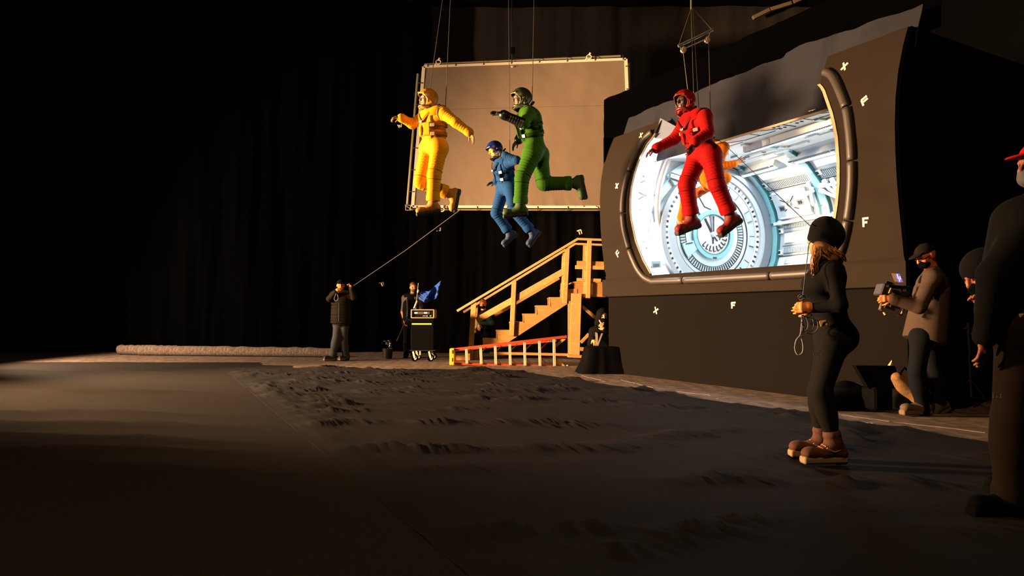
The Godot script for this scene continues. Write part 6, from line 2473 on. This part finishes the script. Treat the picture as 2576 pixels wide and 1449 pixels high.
func build_cameraman() -> void:
	var d := 6.95
	var t := thing("person", "cameraman in a grey brown jacket, dark cap and mask, cradling a camera", "person", G(2320, 1052))
	var jacket := cloth(Color(0.36, 0.29, 0.245), 0.85)
	var jeans := cloth(Color(0.075, 0.085, 0.105), 0.85)
	var m := base_mats(Color(0.8, 0.42, 0.22), jacket, jeans, tex(mat(Color(0.42, 0.34, 0.24), 0.85), M.soft_tex, Vector3(6, 6, 6)), mat(Color(0.38, 0.31, 0.22), 0.8))
	var hd := head_frame(P(2330, 646, d), Vector3(-0.86, -0.42, 0.12), Vector3(-0.4, 0.9, 0))
	var J := {"head": hd, "neck": P(2346, 678, d), "chest": P(2346, 722, d), "waist": P(2334, 790, d), "hip": P(2328, 838, d),
		"arms": [[P(2346, 700, d - 0.2), P(2312, 772, d - 0.26), P(2245, 753, d - 0.2), Vector3(-0.9, 0.1, 0.0), Vector3(0, -0.3, -1), 1.0, 0.1], [P(2346, 702, d + 0.2), P(2318, 768, d + 0.26), P(2262, 752, d + 0.1), Vector3(-0.9, 0, 0), Vector3(0, -0.4, -1), 1.0, 0.1]],
		"legs": [[P(2318, 850, d - 0.09), P(2306, 935, d - 0.1), P(2321, 1030, d - 0.05), P(2282, 1052, d - 0.08)], [P(2338, 850, d + 0.09), P(2350, 935, d + 0.1), P(2362, 1010, d + 0.12), P(2348, 1054, d + 0.1), 1]]}
	figure(t, J, {"torso": [0.15, 0.145, 0.15], "wide": 1.2, "neck": 0.06, "arm": [0.08, 0.068, 0.05], "leg": [0.1, 0.078, 0.06], "cell": 0.0125, "head_cell": 0.007, "hand_cell": 0.006, "hip_m": "top", "cuff": 0.006, "hem": 0.008, "shaft": 0.05, "boot_r": 0.052, "foot": 1.08, "mats": m,
		"extra": []})
	var jb := Basis(Vector3.FORWARD, 0.3)
	put_mesh(sdf_mesh([cap(P(2344, 735, d), P(2326, 850, d), 0.16, 0.19, "top", {"k": 0.03, "axis": Vector3(0, 0, 1), "wide": 1.2}), rbox(P(2320, 908, d), jb, Vector3(0.4, 0.2, 0.4), 0.0, "top", {"sub": true, "k": 0.006})], 0.012, {"top": jacket}), "jacket", t)
	soft_cap(t, hd, cloth(Color(0.12, 0.1, 0.085), 0.9))
	face_mask(t, hd, M.black)
	var q := S()
	tube(q, [at_head(hd, -0.08, 0.012, 0.0), at_head(hd, -0.06, 0.006, 0.09), at_head(hd, 0, 0.002, 0.108), at_head(hd, 0.06, 0.006, 0.09), at_head(hd, 0.08, 0.012, 0.0)], 0.004, 5)
	put(q, "glasses", M.black_gloss, t)
	# camera rig in his hands
	t = thing("camera_rig", "handheld film camera rig with a lit monitor, held by the cameraman", "camera", P(2250, 760, d - 0.1))
	var z := d - 0.12
	q = S()
	box(q, P(2252, 748, z + 0.1), Vector3(0.22, 0.14, 0.13), Basis(Vector3.FORWARD, 0.18), 0.012)
	put(q, "camera_body", M.black_gloss, t)
	q = S()
	lathe(q, [[0.0, -0.09], [0.05, -0.09], [0.052, -0.02], [0.045, 0.0], [0.048, 0.05], [0.04, 0.05], [0.035, 0.02], [0.0, 0.02]], Transform3D(Basis(Vector3.FORWARD, -PI / 2 + 0.15), P(2222, 738, z + 0.1)), 20)
	put(q, "lens", M.black, t)
	q = S()
	tube(q, ring(P(2212, 734, z + 0.1), Basis(Vector3.UP, Vector3.BACK, Vector3.RIGHT), 0.055, 0.05, 18), 0.01, 6, true)
	put(q, "focus_ring", mat(Color(0.75, 0.55, 0.2), 0.4, 0.6), t)
	q = S()
	box(q, P(2221, 731, z + 0.08), Vector3(0.1, 0.13, 0.15), Basis(Vector3.FORWARD, 0.35), 0.012)
	put(q, "matte_box", mat(Color(0.18, 0.14, 0.11), 0.5), t)
	for e in [[2236, 738, 2248, 712, 0.011, "handle"], [2240, 735, 2258, 746, 0.012, "rod"], [2226, 771, 2250, 781, 0.016, "rod"], [2219, 764, 2214, 780, 0.018, "grip"], [2224, 786, 2228, 793, 0.014, "knob"], [2258, 791, 2270, 793, 0.012, "rod"], [2266, 793, 2276, 774, 0.012, "rod"], [2240, 770, 2264, 776, 0.014, "rod"], [2230, 712, 2243, 716, 0.022, "top_handle"], [2265, 735, 2276, 718, 0.008, "rod"]]:
		q = S()
		tube(q, [P(e[0], e[1], z), P(e[2], e[3], z - 0.02)], e[4], 8)
		put(q, e[5], mat(Color(0.55, 0.44, 0.32), 0.4, 0.6) if e[5] != "top_handle" else M.black, t)
	q = S()
	box(q, P(2254, 722, z), Vector3(0.2, 0.03, 0.08), Basis(Vector3.FORWARD, 0.08), 0.006)
	put(q, "top_plate", M.black_gloss, t)
	q = S()
	var mc := [P(2250, 688, z - 0.02), P(2263.5, 688.5, z + 0.06), P(2272.5, 710, z + 0.06), P(2259, 710.5, z - 0.02)]
	var bk := Vector3(-0.022, 0.004, -0.02)
	quad(q, mc[0] + bk, mc[3] + bk, mc[2] + bk, mc[1] + bk)
	for k in 4:
		quad(q, mc[k], mc[(k + 1) % 4], mc[(k + 1) % 4] + bk, mc[k] + bk)
	put(q, "monitor_back", mat(Color(0.4, 0.3, 0.2), 0.5), t)
	q = S()
	quad(q, mc[0], mc[1], mc[2], mc[3])
	put(q, "monitor_screen", glow(Color(0.52, 0.45, 0.78), 0.75), t)
	q = S()
	for e in [[0.35, 0.3, 0.16], [0.7, 0.5, 0.12], [0.4, 0.7, 0.14]]:
		var c: Vector3 = mc[0].lerp(mc[1], e[0]).lerp(mc[3].lerp(mc[2], e[0]), e[1]) + Vector3(0.001, 0, 0.004)
		box(q, c, Vector3(e[2] * 0.14, e[2] * 0.3, 0.001), frame(mc[1] - mc[0], mc[0] - mc[3]), 0.0)
	put(q, "screen_picture", glow(Color(0.92, 0.88, 1.0), 0.95), t)


func build_rope_man() -> void:
	var d := 15.0
	var t := thing("person", "crewman in a dark quilted jacket, cap and jeans pulling the tag line", "person", G(855, 906))
	var jacket := cloth(Color(0.16, 0.125, 0.095), 0.75)
	var m := base_mats(Color(0.82, 0.5, 0.3), jacket, cloth(Color(0.31, 0.32, 0.34), 0.85), mat(Color(0.07, 0.065, 0.06), 0.6), mat(Color(0.4, 0.35, 0.28), 0.7))
	var hd := head_frame(P(857, 719, d), Vector3(0.25, -0.08, 0.95), Vector3(0, 1, 0.05))
	var J := {"head": hd, "neck": P(858, 735, d), "chest": P(858, 750, d), "waist": P(858, 785, d), "hip": P(859, 808, d),
		"arms": [[P(877, 742, d - 0.02), P(890, 748, d - 0.12), P(884, 726, d - 0.2), Vector3(-0.2, 0.75, 0.2), Vector3(-0.7, 0, 0.6), 1.2, 0.0], [P(839, 742, d), P(829, 752, d - 0.15), P(843, 735, d - 0.25), Vector3(0.55, 0.6, 0.1), Vector3(0.5, 0, -0.8), 1.1, 0.0]],
		"legs": [[P(866, 816, d), P(864, 858, d - 0.12), P(871, 897, d + 0.02), P(858, 907, d - 0.12)], [P(850, 816, d), P(846, 852, d - 0.2), P(838, 893, d - 0.1), P(822, 904, d - 0.2)]]}
	figure(t, J, {"torso": [0.165, 0.17, 0.165], "wide": 1.22, "neck": 0.06, "arm": [0.08, 0.07, 0.055], "leg": [0.1, 0.085, 0.075], "rib": 0.0, "cell": 0.014, "head_cell": 0.009, "hand_cell": 0.007, "hip_m": "top", "hem": 0.01, "foot": 1.0, "shaft": 0.0, "boot_cell": 0.011, "mats": m})
	put_mesh(sdf_mesh([cap(P(858, 752, d), P(858, 815, d), 0.172, 0.192, "top", {"k": 0.02, "axis": Vector3.RIGHT, "wide": 1.22, "rib": 0.014, "pitch": 0.07}), rbox(P(858, 838, d), Basis.IDENTITY, Vector3(0.5, 0.22, 0.5), 0.0, "top", {"sub": true, "k": 0.006})], 0.012, {"top": jacket}), "jacket", t)
	soft_cap(t, hd, cloth(Color(0.06, 0.05, 0.05), 0.9))
	var q := S()
	tube(q, [P(853, 762, d - 0.19), P(852, 808, d - 0.2)], 0.006, 5)
	put(q, "zip", M.line, t)
	q = S()
	tube(q, smooth_path([P(846, 738, d - 0.3), P(841, 752, d - 0.32), P(846, 757, d - 0.32), P(851, 752, d - 0.32), P(849, 740, d - 0.3)], 4), 0.01, 6)
	put(q, "lanyard_loop", M.rope_dark, t)


func build_cart_man(blk: Material) -> void:
	var d := 15.9
	var t := thing("person", "crewman in a black vest over a grey shirt, masked, standing behind the cart", "person", G(1028, 900))
	var m := base_mats(Color(0.82, 0.46, 0.26), cloth(Color(0.5, 0.47, 0.44), 0.85), cloth(Color(0.035, 0.033, 0.033), 0.9), M.black, M.black)
	var hd := head_frame(P(1040, 724, d), Vector3(0.35, -0.1, 0.93), Vector3(0, 1, 0.05))
	var J := {"head": hd, "neck": P(1038, 741, d), "chest": P(1035, 757, d), "waist": P(1033, 790, d), "hip": P(1032, 812, d),
		"arms": [[P(1055, 750, d), P(1060, 783, d - 0.05), P(1052, 806, d - 0.2), Vector3(-0.2, -0.9, 0.3), Vector3(-1, 0, 0), 0.8, 0.2], [P(1019, 750, d), P(1014, 784, d), P(1018, 808, d - 0.1), Vector3(0.15, -0.95, 0.2), Vector3(1, 0, 0.2), 0.9, 0.1]],
		"legs": [[P(1040, 815, d), P(1040, 858, d), P(1040, 893, d), P(1042, 903, d - 0.2)], [P(1024, 815, d), P(1023, 858, d), P(1022, 893, d), P(1020, 903, d - 0.2)]]}
	m.arm_skin = m.skin
	figure(t, J, {"torso": [0.15, 0.15, 0.15], "wide": 1.25, "neck": 0.06, "arm": [0.068, 0.056, 0.038], "leg": [0.095, 0.075, 0.06], "fore_m": "arm_skin", "cell": 0.014, "head_cell": 0.009, "hand_cell": 0.007, "shaft": 0.0, "foot": 1.1, "boot_cell": 0.012, "mats": m})
	put_mesh(sdf_mesh([cap(P(1035, 758, d), P(1032, 808, d), 0.168, 0.172, "vest", {"k": 0.03, "axis": Vector3.RIGHT, "wide": 1.2}), cap(P(1024, 748, d), P(1046, 748, d), 0.1, 0.1, "vest", {"k": 0.05})], 0.014, {"vest": blk}), "vest", t)
	put_mesh(sdf_mesh([ell(at_head(hd, 0, 0.06, -0.02), hd.b, Vector3(0.083, 0.078, 0.098), "hair", {"k": 0.02}), rbox(at_head(hd, 0, -0.0, 0.09), hd.b, Vector3(0.1, 0.055, 0.03), 0.01, "hair", {"sub": true, "k": 0.01})], 0.009, {"hair": mat(Color(0.32, 0.16, 0.07), 0.6)}), "hair", t)
	face_mask(t, hd, mat(Color(0.2, 0.19, 0.19), 0.8))
	for e in [[[1024, 752], [1025, 775], [1024, 797]], [[1022, 797], [1026, 803], [1034, 806]]]:
		var q := S()
		var pts := []
		for p in e:
			pts.append(P(p[0], p[1], d - 0.19))
		tube(q, pts, 0.012, 6)
		put(q, "vest_strap", M.steel, t)
	cable("boom_pole", "thin dark pole slanting from the masked man's hand to the floor", "pole", [P(1021, 806, d - 0.15), P(998, 858, d - 0.3)], 0.012, M.steel)


func build_stair_man(blk: Material) -> void:
	var d := 15.98
	var t := thing("person", "bald masked crewman with a green sleeve seated on the timber stairs behind the first post", "person", P(1205, 893, d))
	var m := base_mats(Color(0.85, 0.5, 0.34), blk, blk, M.black, M.black)
	m.sleeve = cloth(Color(0.26, 0.44, 0.36), 0.85)
	var hd := head_frame(P(1215, 765, d), Vector3(-0.15, -0.22, 0.96), Vector3(-0.1, 1, 0.2))
	var J := {"head": hd, "neck": P(1216, 784, d), "chest": P(1219, 800, d), "waist": P(1226, 828, d), "hip": P(1229, 839, d),
		"arms": [[P(1227, 796, d - 0.16), P(1236, 812, d - 0.22), P(1207, 815, d - 0.26), Vector3(-0.2, -0.95, 0.1), Vector3(0.3, 0, -1), 0.35, 0.3], [P(1208, 798, d + 0.18), P(1206, 822, d + 0.2), P(1198, 830, d + 0.05), Vector3(-0.3, -0.8, 0.1), Vector3(0, 0, -1), 0.5, 0.2]],
		"legs": [[P(1226, 842, d - 0.09), P(1197, 846, d - 0.12), P(1199, 892, d - 0.1), P(1180, 903, d - 0.1)], [P(1226, 842, d + 0.09), P(1197, 845, d + 0.14), P(1196, 892, d + 0.12), P(1178, 903, d + 0.12)]]}
	figure(t, J, {"torso": [0.15, 0.15, 0.16], "wide": 1.22, "neck": 0.06, "arm": [0.07, 0.06, 0.04], "leg": [0.1, 0.075, 0.055], "fore_m": "sleeve", "arm_m": "sleeve", "cell": 0.015, "head_cell": 0.009, "hand_cell": 0.007, "shaft": 0.0, "boot_cell": 0.013, "mats": m})
	face_mask(t, hd, M.black)


func build_hooded(blk: Material) -> void:
	var d := 13.1
	var t := thing("person", "hooded masked person in black sitting behind the monitor by the hull", "person", P(1505, 905, d))
	var m := base_mats(Color(0.9, 0.6, 0.42), blk, cloth(Color(0.1, 0.085, 0.075), 0.9), M.black, M.black)
	var hd := head_frame(P(1517, 797, d), Vector3(0.1, -0.05, 1), Vector3(0, 1, 0.05))
	var J := {"head": hd, "neck": P(1514, 820, d), "chest": P(1511, 836, d), "waist": P(1509, 868, d), "hip": P(1508, 886, d),
		"arms": [[P(1530, 832, d), P(1536, 858, d - 0.15), P(1520, 830, d - 0.3), Vector3(-0.5, 0.8, 0.2), Vector3(-0.3, 0, -1), 0.9, 0.3], [P(1492, 834, d), P(1486, 864, d - 0.05), P(1493, 851, d - 0.35), Vector3(0.25, -0.8, 0.2), Vector3(0, 0, -1), 0.4, 0.3]],
		"legs": [[P(1520, 890, d), P(1524, 888, d - 0.4), P(1524, 925, d - 0.35), P(1522, 935, d - 0.5)], [P(1495, 890, d), P(1484, 886, d - 0.4), P(1484, 925, d - 0.35), P(1480, 935, d - 0.5)]]}
	figure(t, J, {"torso": [0.14, 0.15, 0.16], "wide": 1.22, "neck": 0.06, "arm": [0.072, 0.065, 0.045], "leg": [0.1, 0.075, 0.055], "cell": 0.014, "head_cell": 0.008, "hand_cell": 0.006, "shaft": 0.0, "boot_cell": 0.012, "mats": m})
	face_mask(t, hd, M.black)
	put_mesh(sdf_mesh([ell(at_head(hd, 0, 0.015, -0.03), hd.b, Vector3(0.13, 0.16, 0.15), "hood", {"k": 0.04}), cap(at_head(hd, -0.06, -0.12, -0.05), at_head(hd, 0.06, -0.12, -0.05), 0.1, 0.1, "hood", {"k": 0.05}), ell(at_head(hd, -0.01, -0.005, 0.12), hd.b, Vector3(0.076, 0.1, 0.2), "hood", {"sub": true, "k": 0.01})], 0.01, {"hood": blk}), "hood", t)
	var q := S()
	tube(q, smooth_path([P(1508, 805, d - 0.16), P(1512, 812, d - 0.18), P(1519, 815, d - 0.18)], 4), 0.014, 6)
	tube(q, smooth_path([P(1511, 813, d - 0.18), P(1511, 830, d - 0.18)], 3), 0.01, 6)
	put(q, "hood_cord", mat(Color(0.85, 0.62, 0.48), 0.7), t)
	var st := thing("folding_stool", "dark stool under the hooded person", "stool", P(1508, 905, d))
	q = S()
	var c := P(1508, 898, d)
	box(q, Vector3(c.x, 0.24, c.z), Vector3(0.4, 0.04, 0.36), Basis.IDENTITY, 0.01)
	put(q, "seat", M.black, st)
	for e in [[-0.16, -0.14], [0.16, -0.14], [-0.16, 0.14], [0.16, 0.14]]:
		q = S()
		tube(q, [Vector3(c.x + e[0], 0.22, c.z + e[1]), Vector3(c.x + e[0] * 1.2, 0.0, c.z + e[1] * 1.2)], 0.014, 6)
		put(q, "leg", M.steel, st)


func build_edge_people(blk: Material) -> void:
	# man in a red cap at the very edge of the frame
	var d := 3.5
	var t := thing("person", "man in a red cap, dark jacket and brown work trousers at the frame's edge", "person", P(2590, 1290, d))
	var trousers := cloth(Color(0.125, 0.085, 0.065), 0.9)
	var m := base_mats(Color(0.5, 0.28, 0.17), cloth(Color(0.05, 0.048, 0.048), 0.9), trousers, M.black, M.black)
	var hd := head_frame(P(2618, 420, d), Vector3(-0.99, -0.04, 0.1), Vector3(0, 1, 0), 1.02)
	var J := {"head": hd, "neck": P(2632, 490, d), "chest": P(2622, 560, d), "waist": P(2602, 720, d), "hip": P(2600, 800, d),
		"arms": [[P(2592, 560, d - 0.14), P(2500, 690, d - 0.16), P(2478, 848, d - 0.12), Vector3(-0.05, -1, 0), Vector3(-0.3, 0, -1), 0.5, 0.1], [P(2640, 550, d + 0.2), P(2660, 690, d + 0.22), P(2650, 820, d + 0.15)]],
		"legs": [[P(2572, 830, d - 0.1), P(2548, 1050, d - 0.08), P(2545, 1250, d - 0.05), P(2490, 1288, d - 0.06)], [P(2610, 830, d + 0.09), P(2610, 1050, d + 0.08), P(2620, 1250, d + 0.1), P(2570, 1285, d + 0.1)]]}
	figure(t, J, {"torso": [0.165, 0.16, 0.165], "wide": 1.2, "neck": 0.065, "arm": [0.085, 0.072, 0.05], "leg": [0.115, 0.09, 0.08], "cell": 0.014, "head_cell": 0.008, "hand_cell": 0.006, "hip_m": "top", "cuff": 0.006, "hem": 0.01, "shaft": 0.0, "mats": m,
		"extra": [cap(P(2560, 560, d - 0.05), P(2525, 780, d), 0.12, 0.13, "top", {"k": 0.06})]})
	soft_cap(t, hd, cloth(Color(0.72, 0.1, 0.07), 0.85))
	face_mask(t, hd, mat(Color(0.27, 0.27, 0.29), 0.8))
	var q := S()
	box(q, P(2527, 751, d - 0.17), Vector3(0.012, 0.028, 0.006), Basis.IDENTITY, 0.002)
	put(q, "zip_pull", M.metal, t)
	q = S()
	box(q, P(2572, 803, d - 0.18), Vector3(0.03, 0.055, 0.012), Basis.IDENTITY, 0.003)
	put(q, "belt_tag", mat(Color(0.7, 0.6, 0.45), 0.6), t)
	q = S()
	box(q, P(2552, 852, d - 0.17), Vector3(0.01, 0.01, 0.006), Basis.IDENTITY, 0.002)
	put(q, "rivet", M.metal, t)
	q = S()
	for e in [[2499, 988, 2518, 990], [2499, 1001, 2518, 1003], [2499, 988, 2499, 1001], [2518, 990, 2518, 1003], [2500, 994, 2517, 996], [2508, 995, 2508, 1000]]:
		beam(q, P(e[0], e[1], d - 0.19), P(e[2], e[3], d - 0.19), 0.0022, 0.0022, Vector3.UP, 0.0)
	put(q, "pocket_patch", mat(Color(0.3, 0.22, 0.18), 0.7), t)
	# dark figure bending in front of him, only the hooded head and mask show
	d = 3.95
	t = thing("person", "dark hooded person with a mask bowing beside the man in the red cap", "person", P(2520, 1245, d))
	m = base_mats(Color(0.55, 0.3, 0.18), cloth(Color(0.055, 0.05, 0.045), 0.9), M.black, M.black, M.black)
	hd = head_frame(P(2470, 690, d), Vector3(-0.85, -0.5, 0.1), Vector3(-0.45, 0.88, 0), 1.0)
	J = {"head": hd, "neck": P(2500, 715, d), "chest": P(2530, 745, d), "waist": P(2575, 840, d), "hip": P(2590, 890, d),
		"arms": [[P(2535, 735, d - 0.15), P(2520, 820, d - 0.1), P(2478, 786, d - 0.05), Vector3(-0.3, 0.6, 0.1), Vector3(-0.7, 0, 0.3), 0.8, 0.1], [P(2535, 735, d + 0.2), P(2520, 830, d + 0.25), P(2490, 790, d + 0.1)]],
		"legs": [[P(2590, 905, d - 0.08), P(2560, 1060, d - 0.1), P(2580, 1210, d - 0.1), P(2530, 1240, d - 0.1)], [P(2600, 905, d + 0.08), P(2580, 1060, d + 0.1), P(2600, 1210, d + 0.1), P(2550, 1240, d + 0.1)]]}
	figure(t, J, {"torso": [0.15, 0.15, 0.15], "wide": 1.2, "neck": 0.06, "arm": [0.08, 0.068, 0.05], "leg": [0.1, 0.08, 0.065], "cell": 0.016, "head_cell": 0.009, "hand_cell": 0.007, "shaft": 0.0, "boot_cell": 0.013, "mats": m})
	face_mask(t, hd, M.black)
	put_mesh(sdf_mesh([ell(at_head(hd, 0, 0.03, -0.03), hd.b, Vector3(0.105, 0.115, 0.13), "hood", {"k": 0.04}), cap(at_head(hd, 0, -0.03, -0.07), P(2515, 712, d), 0.09, 0.1, "hood", {"k": 0.05}), ell(at_head(hd, 0, -0.06, 0.1), hd.b, Vector3(0.1, 0.08, 0.12), "hood", {"sub": true, "k": 0.01}), ell(at_head(hd, -0.1, -0.03, 0.0), hd.b, Vector3(0.05, 0.04, 0.035), "hood", {"sub": true, "k": 0.01})], 0.01, {"hood": m.top}), "hood", t)
